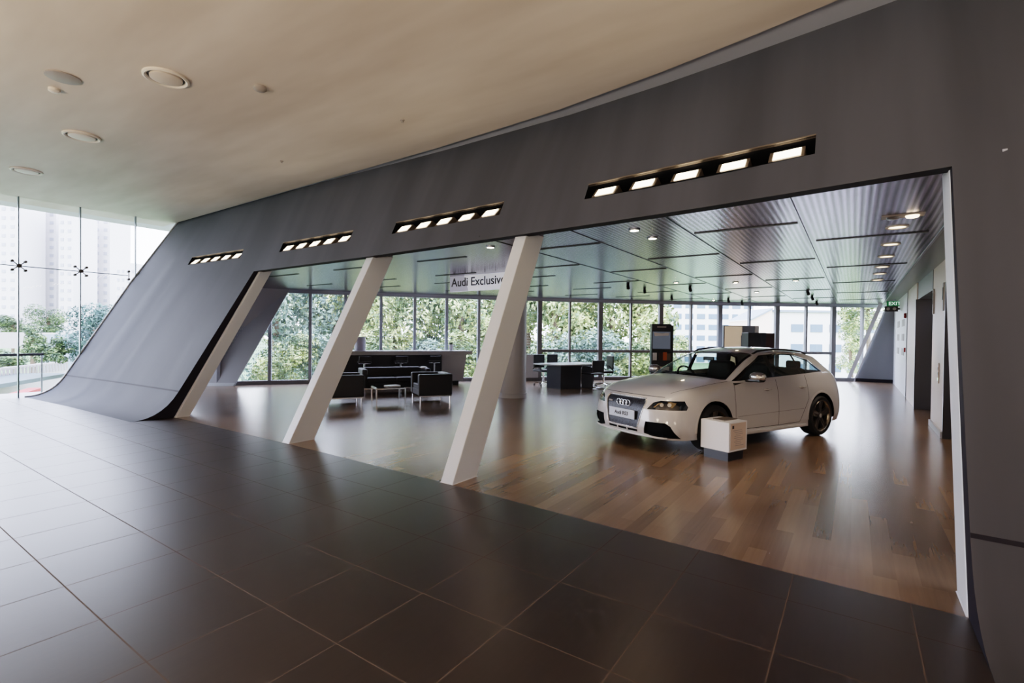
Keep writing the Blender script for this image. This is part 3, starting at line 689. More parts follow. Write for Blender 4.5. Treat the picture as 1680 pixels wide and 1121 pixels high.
# information kiosk
KA = math.atan2(.45,.9)
t = empty('information_kiosk', (-4.72,14.62,0), KA+.05, label='tall dark information kiosk with screen and brochure shelf', cat='kiosk')
box_obj('cabinet', (0,.02,.97), (.56,.26,1.94), 'dark_laminate', t, bev=.01)
box_obj('side_panel', (.31,.05,.97), (.07,.3,1.86), 'black', t)
box_obj('header', (0,-.125,1.84), (.56,.03,.18), 'dark_laminate', t); box_obj('header_text', (0,-.142,1.85), (.26,.004,.04), 'ink_grey', t)
box_obj('screen', (0,-.13,1.46), (.5,.03,.5), 'screen', t); b = MB(); b.face([(-.2,-.147,1.58),(.2,-.147,1.6),(.22,-.147,1.68),(.0,-.147,1.66),(-.22,-.147,1.69)]); b.build('screen_picture', 'paper', t)
box_obj('screen_rail', (0,-.14,1.17), (.56,.05,.05), 'black', t)
box_obj('brochure_shelf', (0,-.15,.86), (.5,.08,.03), 'black', t)
for x, mt_, h_ in ((-.19,'paper',.22),(-.02,'maroon',.22),(.1,'orange',.24),(.2,'lamp_body',.2)):
    box_obj('brochure', (-4.72+math.cos(KA+.05)*x+math.sin(KA+.05)*.16, 14.62+math.sin(KA+.05)*x-math.cos(KA+.05)*.16, .875+h_/2), (.11,.03,h_), mt_, rz=KA+.05, cat='brochure', group='brochures on the kiosk shelf', label={'paper':'white brochure standing on the kiosk shelf','maroon':'dark brochure standing on the kiosk shelf','orange':'orange brochure standing on the kiosk shelf','lamp_body':'brown brochure standing on the kiosk shelf'}[mt_])
box_obj('lower_panel', (0,-.125,.44), (.5,.03,.6), 'ink', t); box_obj('lower_poster', (.08,-.145,.52), (.3,.01,.34), 'beige', t); box_obj('poster_photo', (.1,-.152,.47), (.2,.006,.18), 'ink', t)
# display wall and dark cabinet behind the car
t = empty('display_wall', (-3.45,19.45,0), .62, label='pale lit display wall standing behind the white car', cat='display')
box_obj('panel', (0,0,1.0), (1.15,.1,2.0), 'grey_panel', t); box_obj('lit_face', (-.22,-.055,1.0), (.62,.02,1.94), 'lit_panel', t); box_obj('inset', (.18,-.06,1.05), (.26,.02,1.2), 'frame_dark', t)
box_obj('return_panel', (.62,.1,1.0), (.12,.4,2.0), 'bld', t)
t = empty('dark_cabinet', (-2.74,18.72,0), .6, label='dark box cabinet with maroon side behind the white car roof', cat='cabinet')
box_obj('body', (-.12,0,.87), (.6,.5,1.74), 'dark_laminate', t, bev=.008); box_obj('side_bay', (.32,.02,.87), (.28,.46,1.72), 'maroon', t); box_obj('edge_strip', (.47,.02,.87), (.02,.48,1.72), 'lamp_body', t)
# white plinth beside the car
a = math.atan2(.934,.357)
t = empty('information_plinth', (-1.28-.18*.934+.18*.357, 6.67+.18*.357+.18*.934, 0), a, label='white square information plinth on a dark foot beside the front wheel', cat='plinth')
box_obj('foot', (0,0,.06), (.34,.34,.12), 'dark_laminate', t)
box_obj('body', (0,0,.305), (.40,.40,.37), 'plinth', t, bev=.004)
box_obj('lid_strip', (.03,.0,.495), (.3,.16,.012), 'lamp_body', t)
box_obj('info_sheet', (0,-.2015,.31), (.34,.003,.33), 'beige', t)
b = MB(); b.box((-.12,-.204,.43), (.035,.003,.04)); b.build('emblem', 'ink', t)
b = MB()
for k in range(9): b.box((-.02+.02*((k*7)%3),-.204,.385-.024*k), (.19-.02*((k*5)%4),.002,.006))
b.build('print_lines', 'ink_grey', t)

# ================================================================== THE CAR  (local: x forward, y left, z up)
def build_car(loc, rz):
    car = empty('car', (*loc,0), rz, label='white five-door hatchback parked on the oak floor', cat='car')
    # ---- control cage, half body
    fcol_T = [(2.07,0,.745),(2.06,.25,.747),(2.01,.47,.757),(1.93,.63,.78),(1.80,.745,.81)]
    lev_f = [[(2.135,0,.665),(2.125,.26,.665),(2.085,.50,.668),(2.00,.69,.675),(1.83,.82,.69)],
             [(2.16,0,.56),(2.15,.27,.56),(2.11,.52,.56),(2.02,.72,.56),(1.85,.86,.57)],
             [(2.17,0,.44),(2.16,.27,.44),(2.125,.53,.44),(2.04,.735,.44),(1.86,.885,.44)],
             [(2.18,0,.31),(2.17,.27,.31),(2.135,.54,.31),(2.05,.745,.31),(1.87,.89,.31)],
             [(2.14,0,.20),(2.13,.27,.20),(2.09,.54,.20),(2.01,.735,.20),(1.84,.87,.20)]]
    sx = [1.58,1.27,.97,.78,.42,0,-.42,-.85,-1.27,-1.62,-1.88]
    T = [(.785,.855),(.80,.895),(.805,.925),(.815,.935),(.825,.945),(.83,.955),(.83,.965),(.828,.98),(.82,.995),(.80,1.005),(.765,.995)]
    LV = [[(.865,.73),(.885,.755),(.88,.77),(.875,.775),(.875,.78),(.878,.785),(.88,.79),(.885,.80),(.89,.81),(.88,.81),(.845,.80)],
          [(.895,.60),(.905,.62),(.90,.62),(.892,.62),(.89,.62),(.892,.62),(.894,.63),(.90,.63),(.91,.63),(.90,.63),(.875,.62)],
          [(.905,.46),(.91,.47),(.90,.46),(.893,.46),(.892,.46),(.894,.46),(.896,.46),(.90,.46),(.915,.47),(.91,.46),(.885,.46)],
          [(.905,.32),(.905,.32),(.895,.31),(.89,.305),(.89,.30),(.892,.30),(.894,.30),(.90,.31),(.91,.32),(.91,.32),(.885,.33)],
          [(.88,.20),(.88,.19),(.88,.18),(.88,.18),(.88,.18),(.88,.18),(.88,.18),(.88,.18),(.885,.20),(.88,.21),(.86,.22)]]
    rc_T = [(-2.00,.715,.955),(-2.065,.60,.94),(-2.09,.45,.94),(-2.10,.24,.94),(-2.105,0,.94)]
    rlev = [[(-2.01,.775,.79),(-2.09,.64,.79),(-2.125,.47,.79),(-2.135,.25,.79),(-2.14,0,.79)],
            [(-2.03,.80,.62),(-2.11,.66,.62),(-2.14,.48,.62),(-2.15,.25,.62),(-2.155,0,.62)],
            [(-2.04,.81,.46),(-2.12,.67,.46),(-2.155,.49,.46),(-2.165,.25,.46),(-2.17,0,.46)],
            [(-2.02,.80,.33),(-2.09,.66,.33),(-2.12,.48,.33),(-2.13,.25,.33),(-2.13,0,.33)],
            [(-1.98,.77,.23),(-2.03,.64,.23),(-2.05,.47,.23),(-2.05,.25,.23),(-2.05,0,.23)]]
    # top columns c0..c3 for bonnet rows (index 0..2) and cabin rows r0..r7
    bon = [[(1.76,0,.86),(1.75,.24,.86),(1.72,.45,.86),(1.66,.62,.858)],
           [(1.40,0,.93),(1.39,.24,.93),(1.36,.46,.926),(1.31,.65,.915)],
           [(1.12,0,.975),(1.11,.24,.975),(1.08,.47,.968),(1.02,.665,.952)]]
    cab = [[(.985,0,1.00),(.97,.24,.996),(.935,.46,.985),(.86,.67,.965)],
           [(.62,0,1.185),(.61,.23,1.18),(.575,.44,1.165),(.51,.635,1.14)],
           [(.22,0,1.37),(.21,.21,1.366),(.18,.40,1.355),(.12,.575,1.33)],
           [(-.42,0,1.43),(-.42,.2,1.427),(-.42,.37,1.415),(-.42,.52,1.39)],
           [(-.85,0,1.425),(-.85,.2,1.422),(-.85,.37,1.41),(-.85,.515,1.385)],
           [(-1.27,0,1.395),(-1.27,.2,1.392),(-1.27,.37,1.38),(-1.27,.505,1.355)],
           [(-1.64,0,1.34),(-1.64,.2,1.337),(-1.63,.37,1.325),(-1.61,.49,1.30)],
           [(-2.0,0,1.0),(-1.99,.22,1.0),(-1.97,.43,1.0),(-1.93,.60,1.0)]]
    c4 = [None,(.44,.74,1.125),(.04,.655,1.30),(-.42,.62,1.355),(-.85,.61,1.352),(-1.27,.60,1.322),(-1.64,.585,1.255),(-1.90,.67,1.04)]
    bm = bmesh.new(); vc = {}
    def V(p):
        k = tuple(round(c, 5) for c in p)
        if k not in vc: vc[k] = bm.verts.new(p)
        return vc[k]
    def Q(*ps):
        vs = []
        for p in ps:
            v = V(p)
            if v not in vs: vs.append(v)
        if len(vs) > 2:
            try: bm.faces.new(vs)
            except ValueError: pass
    def half(m):
        f = lambda p: (p[0], p[1]*m, p[2]) if p[1] else (p[0], 0.0, p[2])
        nose = [[f(p) for p in fcol_T]] + [[f(p) for p in l] for l in lev_f]
        side = [[f((x, y, z)) for x, (y, z) in zip(sx, T)]] + [[f((x, y, z)) for x, (y, z) in zip(sx, l)] for l in LV]
        rear = [[f(p) for p in rc_T]] + [[f(p) for p in l] for l in rlev]
        loops = [n + s + r for n, s, r in zip(nose, side, rear)]
        for A, B in zip(loops, loops[1:]):
            for i in range(len(A)-1): Q(A[i], A[i+1], B[i+1], B[i])
        bo = [[f(p) for p in r] for r in bon]; ca = [[f(p) for p in r] for r in cab]
        Ts = side[0]; tops = [nose[0][:4]] + bo + ca
        edge = [nose[0][4], Ts[0], Ts[1], Ts[2], Ts[3]]
        c4f = [Ts[3]] + [f(p) for p in c4[1:]]
        for i in range(len(tops)-1):
            for j in range(3): Q(tops[i][j], tops[i][j+1], tops[i+1][j+1], tops[i+1][j])
        for i in range(4): Q(tops[i][3], edge[i], edge[i+1], tops[i+1][3])
        for i in range(7):
            Q(ca[i][3], c4f[i], c4f[i+1], ca[i+1][3])
            Q(c4f[i], Ts[3+i], Ts[4+i], c4f[i+1])
        rt = rear[0]
        Q(ca[7][3], c4f[7], rt[0], rt[1]); Q(c4f[7], Ts[10], rt[0])
        for j in range(3): Q(ca[7][j], ca[7][j+1], rt[3-j], rt[4-j])
    half(1); half(-1)
    bmesh.ops.recalc_face_normals(bm, faces=bm.faces)
    cr = bm.edges.layers.float.new('crease_edge')
    def crease(a, b_, w):
        for s in (1, -1):
            va, vb = vc.get(tuple(round(c,5) for c in (a[0],a[1]*s if a[1] else 0.0,a[2]))), vc.get(tuple(round(c,5) for c in (b_[0],b_[1]*s if b_[1] else 0.0,b_[2])))
            if va and vb:
                e = bm.edges.get((va, vb))
                if e: e[cr] = w
    for j in range(3): crease(cab[0][j], cab[0][j+1], .5); crease(cab[6][j], cab[6][j+1], .7); crease(cab[7][j], cab[7][j+1], .4); crease(fcol_T[j], fcol_T[j+1], .35)
    crease(cab[0][3], (sx[3], *T[3]), .5); crease(cab[6][3], c4[6], .5)
    for i in range(3, 10): crease((sx[i], *T[i]), (sx[i+1], *T[i+1]), .45)
    pr4 = [(sx[3], *T[3])] + c4[1:]
    for i in range(7): crease(pr4[i], pr4[i+1], .3)
    for i in range(len(sx)-1): crease((sx[i], *LV[3][i]), (sx[i+1], *LV[3][i+1]), .6)
    me = bpy.data.meshes.new('cage'); bm.to_mesh(me); bm.free()
    o = bpy.data.objects.new('cage', me); C.objects.link(o); md = o.modifiers.new('s', 'SUBSURF'); md.levels = 3; md.render_levels = 3
    bpy.context.view_layer.update()
    me2 = bpy.data.meshes.new_from_object(o.evaluated_get(bpy.context.evaluated_depsgraph_get())); bpy.data.objects.remove(o)
    bm = bmesh.new(); bm.from_mesh(me2)
    lay = bm.faces.layers.int.new('tag')
    ax = {'x': (1, 2), 'y': (0, 2), 'z': (0, 1)}
    tags = {}
    def cut(name, poly, axis, filt, tag_id=None, on=0):
        """cut a convex outline (seen along an axis) into the skin and tag what lies inside"""
        i, j = ax[axis]; tid = tag_id or (max([0]+list(tags.values()))+1); tags[name] = tid
        cx = sum(p[0] for p in poly)/len(poly); cy = sum(p[1] for p in poly)/len(poly)
        lo0, hi0 = min(p[0] for p in poly)-.12, max(p[0] for p in poly)+.12; lo1, hi1 = min(p[1] for p in poly)-.12, max(p[1] for p in poly)+.12
        def cand():
            out = []
            for f in bm.faces:
                if f[lay] != on: continue
                c = f.calc_center_median()
                if lo0 < c[i] < hi0 and lo1 < c[j] < hi1 and filt(c, f.normal): out.append(f)
            return out
        n = len(poly); planes = []
        for k in range(n):
            p, q = poly[k], poly[(k+1) % n]; nx, ny = q[1]-p[1], -(q[0]-p[0]); l = math.hypot(nx, ny); nx /= l; ny /= l
            if (cx-p[0])*nx + (cy-p[1])*ny > 0: nx, ny = -nx, -ny
            planes.append((p, nx, ny))
        for p, nx, ny in planes:
            fs = cand(); co = [0,0,0]; no = [0,0,0]; co[i], co[j] = p; no[i], no[j] = nx, ny
            es = {e for f in fs for e in f.edges}; vs = {v for f in fs for v in f.verts}
            bmesh.ops.bisect_plane(bm, geom=fs+list(es)+list(vs), plane_co=co, plane_no=no, dist=1e-5)
        for f in cand():
            c = f.calc_center_median()
            if all((c[i]-p[0])*nx + (c[j]-p[1])*ny < 1e-6 for p, nx, ny in planes): f[lay] = tid
        return tid
    def smooth_normals(): bm.normal_update()
    bm.normal_update()
    mir = lambda poly: [(-p[0], p[1]) for p in poly]
    front = lambda c, n: c.x > 1.6
    # wheel arches
    for xc in (1.289, -1.289):
        pol = [(xc+.368*math.cos(2*PI*k/28), .335+.368*math.sin(2*PI*k/28)) for k in range(28)]
        cut('hole', pol, 'y', lambda c, n: abs(c.y) > .55, 99)
    bmesh.ops.delete(bm, geom=[f for f in bm.faces if f[lay] == 99], context='FACES')
    # glasshouse
    cab_f = lambda c, n: c.z > .93
    cut('windscreen_surround', [(-.70,.962),(.70,.962),(.575,1.345),(-.575,1.345)], 'x', lambda c, n: .03 < c.x < 1.05 and n.x > .2 and c.z > .95, 1)
    cut('windscreen', [(-.655,1.0),(.655,1.0),(.545,1.325),(-.545,1.325)], 'x', lambda c, n: .03 < c.x < 1.05 and n.x > .2, 2, on=1)
    cut('rear_screen', [(-.58,1.02),(.58,1.02),(.47,1.27),(-.47,1.27)], 'x', lambda c, n: c.x < -1.55 and n.x < -.3, 3)
    for s in (1, -1):
        sf = lambda c, n, s=s: c.y*s > .45 and abs(n.y) > .35
        cut('side_trim', [(.80,.948),(-1.50,1.035),(-1.28,1.225),(-.85,1.322),(-.42,1.335),(-.02,1.305),(.42,1.13)], 'y', sf, 4)
        cut('front_side_window', [(.64,.966),(-.10,.982),(-.10,1.298),(.0,1.285),(.38,1.122)], 'y', sf, 5 if s > 0 else 6, on=4)
        cut('rear_side_window', [(-.20,.986),(-.84,1.008),(-.84,1.306),(-.42,1.318),(-.20,1.308)], 'y', sf, 7 if s > 0 else 8, on=4)
        cut('quarter_window', [(-.90,1.01),(-1.42,1.036),(-1.25,1.20),(-.90,1.296)], 'y', sf, 9 if s > 0 else 10, on=4)
    # nose
    cut('grille', [(-.285,.315),(.285,.315),(.30,.36),(.385,.66),(.36,.715),(-.36,.715),(-.385,.66),(-.30,.36)], 'x', front, 11)
    for k, (a, c_) in enumerate(((-.29,-.11),(-.085,.085),(.11,.29))): cut('slot', [(a,.255),(c_,.255),(c_,.287),(a,.287)], 'x', front, 12+k)
    for s in (1, -1):
        f2 = lambda c, n, s=s: c.x > 1.45 and c.y*s > .2
        hp = [(.43,.585),(.845,.597),(.842,.64),(.80,.715),(.58,.712),(.50,.68)]
        cut('headlight', [(s*y, z) for y, z in hp], 'x', f2, 15 if s > 0 else 16)
        ip = [(.40,.255),(.43,.42),(.70,.425),(.755,.385),(.83,.225),(.56,.225)]
        cut('air_intake', [(s*y, z) for y, z in ip], 'x', f2, 17 if s > 0 else 18)
        tp = [(.40,.70),(.78,.70),(.78,.86),(.46,.86)]
        cut('tail_light', [(s*y, z) for y, z in tp], 'x', lambda c, n, s=s: c.x < -1.75 and c.y*s > .3, 19 if s > 0 else 20)
        # shut lines
        def strip(a, b_, w=.0045):
            dx, dz = b_[0]-a[0], b_[1]-a[1]; l = math.hypot(dx, dz); nx, nz = -dz/l*w, dx/l*w
            return [(a[0]+nx,a[1]+nz),(b_[0]+nx,b_[1]+nz),(b_[0]-nx,b_[1]-nz),(a[0]-nx,a[1]-nz)]
        sf2 = lambda c, n, s=s: c.y*s > .6 and abs(n.y) > .3
        for a, b_ in (((.80,.93),(.86,.72)),((.86,.72),(.84,.27)),((.84,.27),(-.16,.262)),((-.16,.262),(-.15,.95)),((-.16,.262),(-.70,.27)),((-.70,.27),(-.93,.62)),((-.93,.62),(-.93,.99))):
            cut('seam', strip(a, b_), 'y', sf2, 21)
        for a, b_ in (((.80,.455),(-.80,.475)),):
            cut('crease_line', strip(a, b_, .004), 'y', sf2, 22)
        tf = lambda c, n, s=s: c.y*s > .3 and n.z > .3 and c.z > .7
        for a, b_ in (((1.84,.60),(1.55,.70)),((1.55,.70),(.85,.745))):
            cut('bonnet_seam', [(x, s*y) for x, y in strip(a, b_, .004)], 'z', tf, 21)
    cut('bonnet_front_seam', [(-.60,.752),(.60,.752),(.60,.758),(-.60,.758)], 'x', lambda c, n: c.x > 1.8, 23)
    # split into parts
    def extract(ids, name, mt, parent=car, push=0.0, smooth=True, solid=0):
        b2 = bmesh.new(); mp = {}; fs = [f for f in bm.faces if f[lay] in ids]
        for f in fs:
            vs = []
            for v in f.verts:
                if v not in mp: mp[v] = b2.verts.new(v.co + v.normal*push)
                vs.append(mp[v])
            b2.faces.new(vs)
        if not fs: b2.free(); return None
        if solid:
            rim = [e for e in b2.edges if e.is_boundary]
            r = bmesh.ops.extrude_edge_only(b2, edges=rim)
            nv = [g for g in r['geom'] if isinstance(g, bmesh.types.BMVert)]; inv = {mp[v]: v for v in mp}
            nrm = {}
            for e in [e for v in nv for e in v.link_edges]:
                a, c_ = e.verts
                if a in nv and c_ in inv: nrm[a] = inv[c_].normal
                if c_ in nv and a in inv: nrm[c_] = inv[a].normal
            for v in nv: v.co += nrm.get(v, Vector((0,0,0)))*solid
        mb = MB(); mb.bm.free(); mb.bm = b2
        return mb.build(name, mt, parent, smooth=smooth, recalc=False)
    bm.normal_update()
    body = extract([0], 'body_shell', 'paint')
    ws = extract([1], 'windscreen_surround', 'trim_black', push=.002); extract([2], 'windscreen', 'car_glass')
    extract([3], 'rear_screen', 'car_glass'); extract([4], 'window_trim', 'trim_black', push=-.003)
    for ids, nm in (([5],'front_side_window'),([6],'front_side_window'),([7],'rear_side_window'),([8],'rear_side_window'),([9],'quarter_window'),([10],'quarter_window')):
        extract(ids, nm, 'car_glass' if ids[0] in (6,8,10) else 'car_tint')
    gr = extract([11], 'grille', 'grille', push=-.012, solid=.012)
    for k in (12,13,14): extract([k], 'lower_vent', 'black_void', push=-.02, solid=.02)
    for k in (15,16):
        hl = extract([k], 'headlight', 'glass_black', push=-.002); s = 1 if k == 15 else -1
    for k in (17,18): extract([k], 'air_intake', 'black_void', push=-.035, solid=.035)
    for k in (19,20): extract([k], 'tail_light', 'red')
    extract([21,23], 'shut_line', 'ink', push=-.002); extract([22], 'crease_line', 'ink_grey', push=-.001)
    # surface finder for add-ons
    bvh = BVHTree.FromBMesh(bm)
    def hit(o, d):
        r = bvh.ray_cast(Vector(o), Vector(d)); return (r[0], r[1]) if r[0] else (Vector(o), Vector((0,0,1)))
    # headlamp inner reflector
    for s in (1, -1):
        b = MB()
        pts = [(.52,.618),(.74,.628),(.755,.69),(.70,.70),(.57,.678)]
        b.face([hit((3, s*y, z), (-1,0,0))[0] + Vector((.003,s*.002,0)) for y, z in pts]); b.build('headlamp_reflector', 'headlamp', car)
        for y, z, r in ((.62,.655,.026),(.70,.66,.026)):
            p, n = hit((3, s*y, z), (-1,0,0)); MB().cyl(p-n*.005, p+n*.008, r, n=18).build('lamp_projector', 'chrome', car)
    # grille frame, rings, plate, badge
    fp = [(-.295,.31),(.295,.31),(.31,.355),(.395,.66),(.37,.722),(-.37,.722),(-.395,.66),(-.31,.355)]; P = []
    for k in range(len(fp)):
        a, c_ = fp[k], fp[(k+1)%len(fp)]
        for t in range(6):
            y, z = a[0]+(c_[0]-a[0])*t/6, a[1]+(c_[1]-a[1])*t/6; P.append(hit((3,y,z),(-1,0,0))[0]+Vector((.001,0,0)))
    MB().tube(P, .007, 6, True).build('grille_frame', 'mirror_silver', car, smooth=True)
    for k in range(4):
        y = (k-1.5)*.062; b = MB(); p0 = hit((3,y,.63),(-1,0,0))[0]; b.tube([(p0.x+.006, y+.042*math.cos(2*PI*q/24), .63+.042*math.sin(2*PI*q/24)) for q in range(24)], .0065, 6, True)
        b.build('emblem_ring', 'chrome', car, smooth=True)
    p0 = hit((3,0,.48),(-1,0,0))[0]
    pl = box_obj('number_plate', (p0.x+.012,0,.48), (.012,.52,.125), 'plate', car, bev=.003)
    text_obj('plate_lettering', 'Audi RS3', .075, 'ink', pl, (.0065,0,0), (PI/2,0,PI/2)); bpy.data.objects[pl.name].children[0].location = (p0.x+.0195,0,.48)
    b = MB(); pb = hit((3,-.29,.63),(-1,0,0))[0]; b.box((pb.x+.004,-.29,.63), (.006,.07,.022)); b.build('grille_badge', 'ink_grey', car)
    # wheels
    def wheel(x, s):
        w = empty('wheel', (x, s*.795, .325)); w.parent = car; w.rotation_euler = (0,0,0 if s > 0 else PI)
        hw = .115
        MB().lathe([(.245,-hw),(.30,-hw),(.32,-hw+.025),(.325,-hw+.05),(.325,hw-.05),(.32,hw-.025),(.30,hw),(.245,hw)], axis='Y', n=44).build('tyre', 'rubber', w, smooth=True, angle=.7)
        MB().lathe([(.245,-hw),(.235,-hw+.02),(.225,.0),(.225,hw-.04),(.24,hw-.006),(.252,hw+.002),(.256,hw-.004),(.25,hw-.012)], axis='Y', n=44).build('rim_barrel', 'rim_lip', w, smooth=True, angle=.9)
        MB().cyl((0,.0,0),(0,.03,0),.165,n=32).build('brake_disc', 'steel', w)
        MB().cyl((0,-.02,0),(0,-.03,0),.235,n=32).build('backing', 'black_void', w)
        b = MB()
        for k in range(5):
            a = PI/2 + 2*PI*k/5; ca, sa = math.cos(a), math.sin(a)
            def pt(r, t, y): return (r*ca - t*sa, y, r*sa + t*ca)
            A = [pt(.05,-.035,.085), pt(.05,.035,.085), pt(.235,.052,.105), pt(.235,-.052,.105)]
            D = [pt(.05,-.04,.04), pt(.05,.04,.04), pt(.235,.06,.06), pt(.235,-.06,.06)]
            ridge = [pt(.06,0,.095), pt(.235,.0,.098)]
            b.face([A[0], A[3], (ridge[1]), (ridge[0])]); b.face([A[1], A[2], ridge[1], ridge[0]])
            for i in range(4): b.face([A[i], A[(i+1)%4], D[(i+1)%4], D[i]])
        b.cyl((0,.03,0),(0,.092,0),.065,n=24); b.build('spokes', 'rim', w)
        MB().cyl((0,.09,0),(0,.098,0),.035,n=20).build('hub_cap', 'mirror_silver', w)
        # arch lip and liner
        b = MB(); n_ = 40; rings = []
        for k in range(n_+1):
            a = -.12 + (PI+.24)*k/n_; row = []
            yy = hit((x+.385*math.cos(a), s*2, .335+.385*math.sin(a)), (0,-s,0))[0]
            ysk = abs(yy.y) if .6 < abs(yy.y) < 1.0 else .88
            for r, y in ((.40,ysk-.002),(.385,ysk+.009),(.368,ysk+.008),(.366,ysk-.03),(.375,.5)): row.append(b.bm.verts.new((x+r*math.cos(a), s*y, max(.19,.335+r*math.sin(a)))))
            rings.append(row)
        for A, B_ in zip(rings, rings[1:]):
            for i in range(4): f = b.bm.faces.new((A[i], B_[i], B_[i+1], A[i+1])); f.material_index = 0 if i < 2 else 1
        b.build('wheel_arch', ['paint','black_void'], car, smooth=True, angle=.8)
    for x in (1.289, -1.289):
        for s in (1, -1): wheel(x, s)
    # underbody, sills
    b = MB(); b.box((.0,0,.25), (1.75,1.66,.12)); b.box((1.85,0,.26), (.36,1.3,.1)); b.box((-1.82,0,.30), (.36,1.3,.1)); b.box((0,0,.3),(3.8,.9,.16)); b.build('underbody', 'black_void', car)
    for s in (1,-1):
        b = MB(); q = [(.80,.875,.225),(-.80,.875,.225),(-.80,.915,.215),(.80,.915,.215)]
        b.box((0,s*.893,.215), (1.72,.05,.05), bev=.015); b.build('side_skirt', 'paint', car, smooth=True, angle=.6)
    MB().tube([hit((3,y,.235),(-1,0,0))[0]+Vector((.006,0,-.018)) for y in [-.72+.06*k for k in range(25)]], .014, 8).build('front_splitter', 'paint', car, smooth=True)
    # mirrors, handles, roof rails
    for s in (1,-1):
        mr_ = empty('door_mirror', (.52, s*.93, .985)); mr_.parent = car
        b = MB(); bmesh.ops.create_uvsphere(b.bm, u_segments=24, v_segments=14, radius=1, matrix=Matrix.Translation((0,s*.06,.03)) @ Matrix.Diagonal((.085,.125,.075,1)))
        for v in b.bm.verts:
            if v.co.x < -.03: v.co.x = -.03
            if v.co.z < 0: v.co.z *= .4
        b.build('cap', 'mirror_silver', mr_, smooth=True, angle=.8)
        b = MB(); b.box((.0,s*.04,-.015), (.12,.2,.05), bev=.015); b.box((-.0,s*-.08,-.03), (.07,.12,.04), bev=.01); b.build('lower_housing', 'trim_black', mr_)
        b = MB(); b.box((-.034,s*.06,.03), (.004,.2,.1)); b.build('mirror_glass', 'chrome', mr_)
        for x in (-.0+.10, -.78):
            p, n = hit((x, s*2, .80), (0,-s,0)); h = empty('door_handle', (p.x, p.y, p.z)); h.parent = car
            b = MB(); bmesh.ops.create_uvsphere(b.bm, u_segments=16, v_segments=8, radius=1, matrix=Matrix.Diagonal((.05,.004,.028,1))); b.build('handle_cup', 'ink_grey', h, smooth=True)
            MB().tube([(.085,s*.002,.012),(.06,s*.026,.014),(-.06,s*.028,.016),(-.085,s*.002,.016)], .011, 8).build('handle_bar', 'paint', h, smooth=True)
        b = MB(); rp = []
        for k in range(14):
            x = .02 - 1.42*k/13; p = hit((x, s*.555 - s*.0*k, 3), (0,0,-1))[0]; rp.append(p + Vector((0,0,.022 if 0 < k < 13 else 0)))
        b.tube(rp, .016, 8); b.build('roof_rail', 'trim_black', car, smooth=True)
    # wipers
    for y0, y1 in ((.42,-.12),(-.05,-.55)):
        MB().tube([hit((2,y0+(y1-y0)*t/6,1.012+.01*t/6),(-1,0,0))[0]+Vector((.02,0,.01)) for t in range(7)], .008, 6).build('wiper', 'trim_black', car)
    # cabin
    b = MB(); b.box((-.5,0,.42), (2.6,1.5,.06)); b.build('cabin_floor', 'black_void', car)
    b = MB(); b.box((.72,0,.86), (.45,1.35,.16), bev=.05); b.box((.78,0,.7), (.3,1.4,.3)); b.build('dashboard', 'seat_fabric', car)
    sw = MB(); cw = Vector((.42,-.36,.93)); tx, ty = Vector((0,1,0)), Vector((.42,0,.9)).normalized()
    sw.tube([cw+tx*.18*math.cos(2*PI*k/24)+ty*.18*math.sin(2*PI*k/24) for k in range(24)], .016, 8, True)
    sw.tube([cw-tx*.17, cw, cw+tx*.17], .02, 8); sw.tube([cw, cw+Vector((.2,0,-.1))], .03, 8); sw.build('steering_wheel', 'trim_black', car, smooth=True)
    for y in (.36,-.36):
        st_ = empty('front_seat', (-.15,y,.45)); st_.parent = car
        box_obj('cushion', (.05,0,.12), (.5,.48,.18), 'seat_fabric', st_, bev=.05)
        b = MB(); b.box((0,0,0), (.16,.48,.62), bev=.06); bb = b.build('backrest', 'seat_fabric', st_); bb.location = (-.26,0,.42); bb.rotation_euler = (0,-.25,0)
        b = MB(); b.box((0,0,0), (.1,.26,.18), bev=.04); hb = b.build('headrest', 'seat_fabric', st_); hb.location = (-.36,0,.80); hb.rotation_euler = (0,-.2,0)
    rs = empty('rear_seat', (-1.0,0,.45)); rs.parent = car
    box_obj('cushion', (.05,0,.1), (.5,1.2,.2), 'seat_fabric', rs, bev=.05)
    b = MB(); b.box((0,0,0), (.15,1.2,.55), bev=.05); bb = b.build('backrest', 'seat_fabric', rs); bb.location = (-.25,0,.36); bb.rotation_euler = (0,-.3,0)
    for y in (-.38,.38): box_obj('headrest', (-.36,y,.68), (.08,.24,.13), 'seat_fabric', rs, bev=.03)
    b = MB(); p0 = hit((.16,0,0.9),(0,0,1))[0]; b.box((.33,0,1.235), (.03,.2,.06), bev=.01); b.build('rear_view_mirror', 'trim_black', car)
    b = MB()
    for s in (1,-1): b.box((0,s*.80,.70), (1.6,.05,.45))
    b.box((-1.55,0,.75), (.5,1.3,.5)); b.build('door_lining', 'seat_fabric', car)
    bm.free(); return car
build_car((-1.7775, 8.649), -2.0203).scale = (.986,.986,.986)

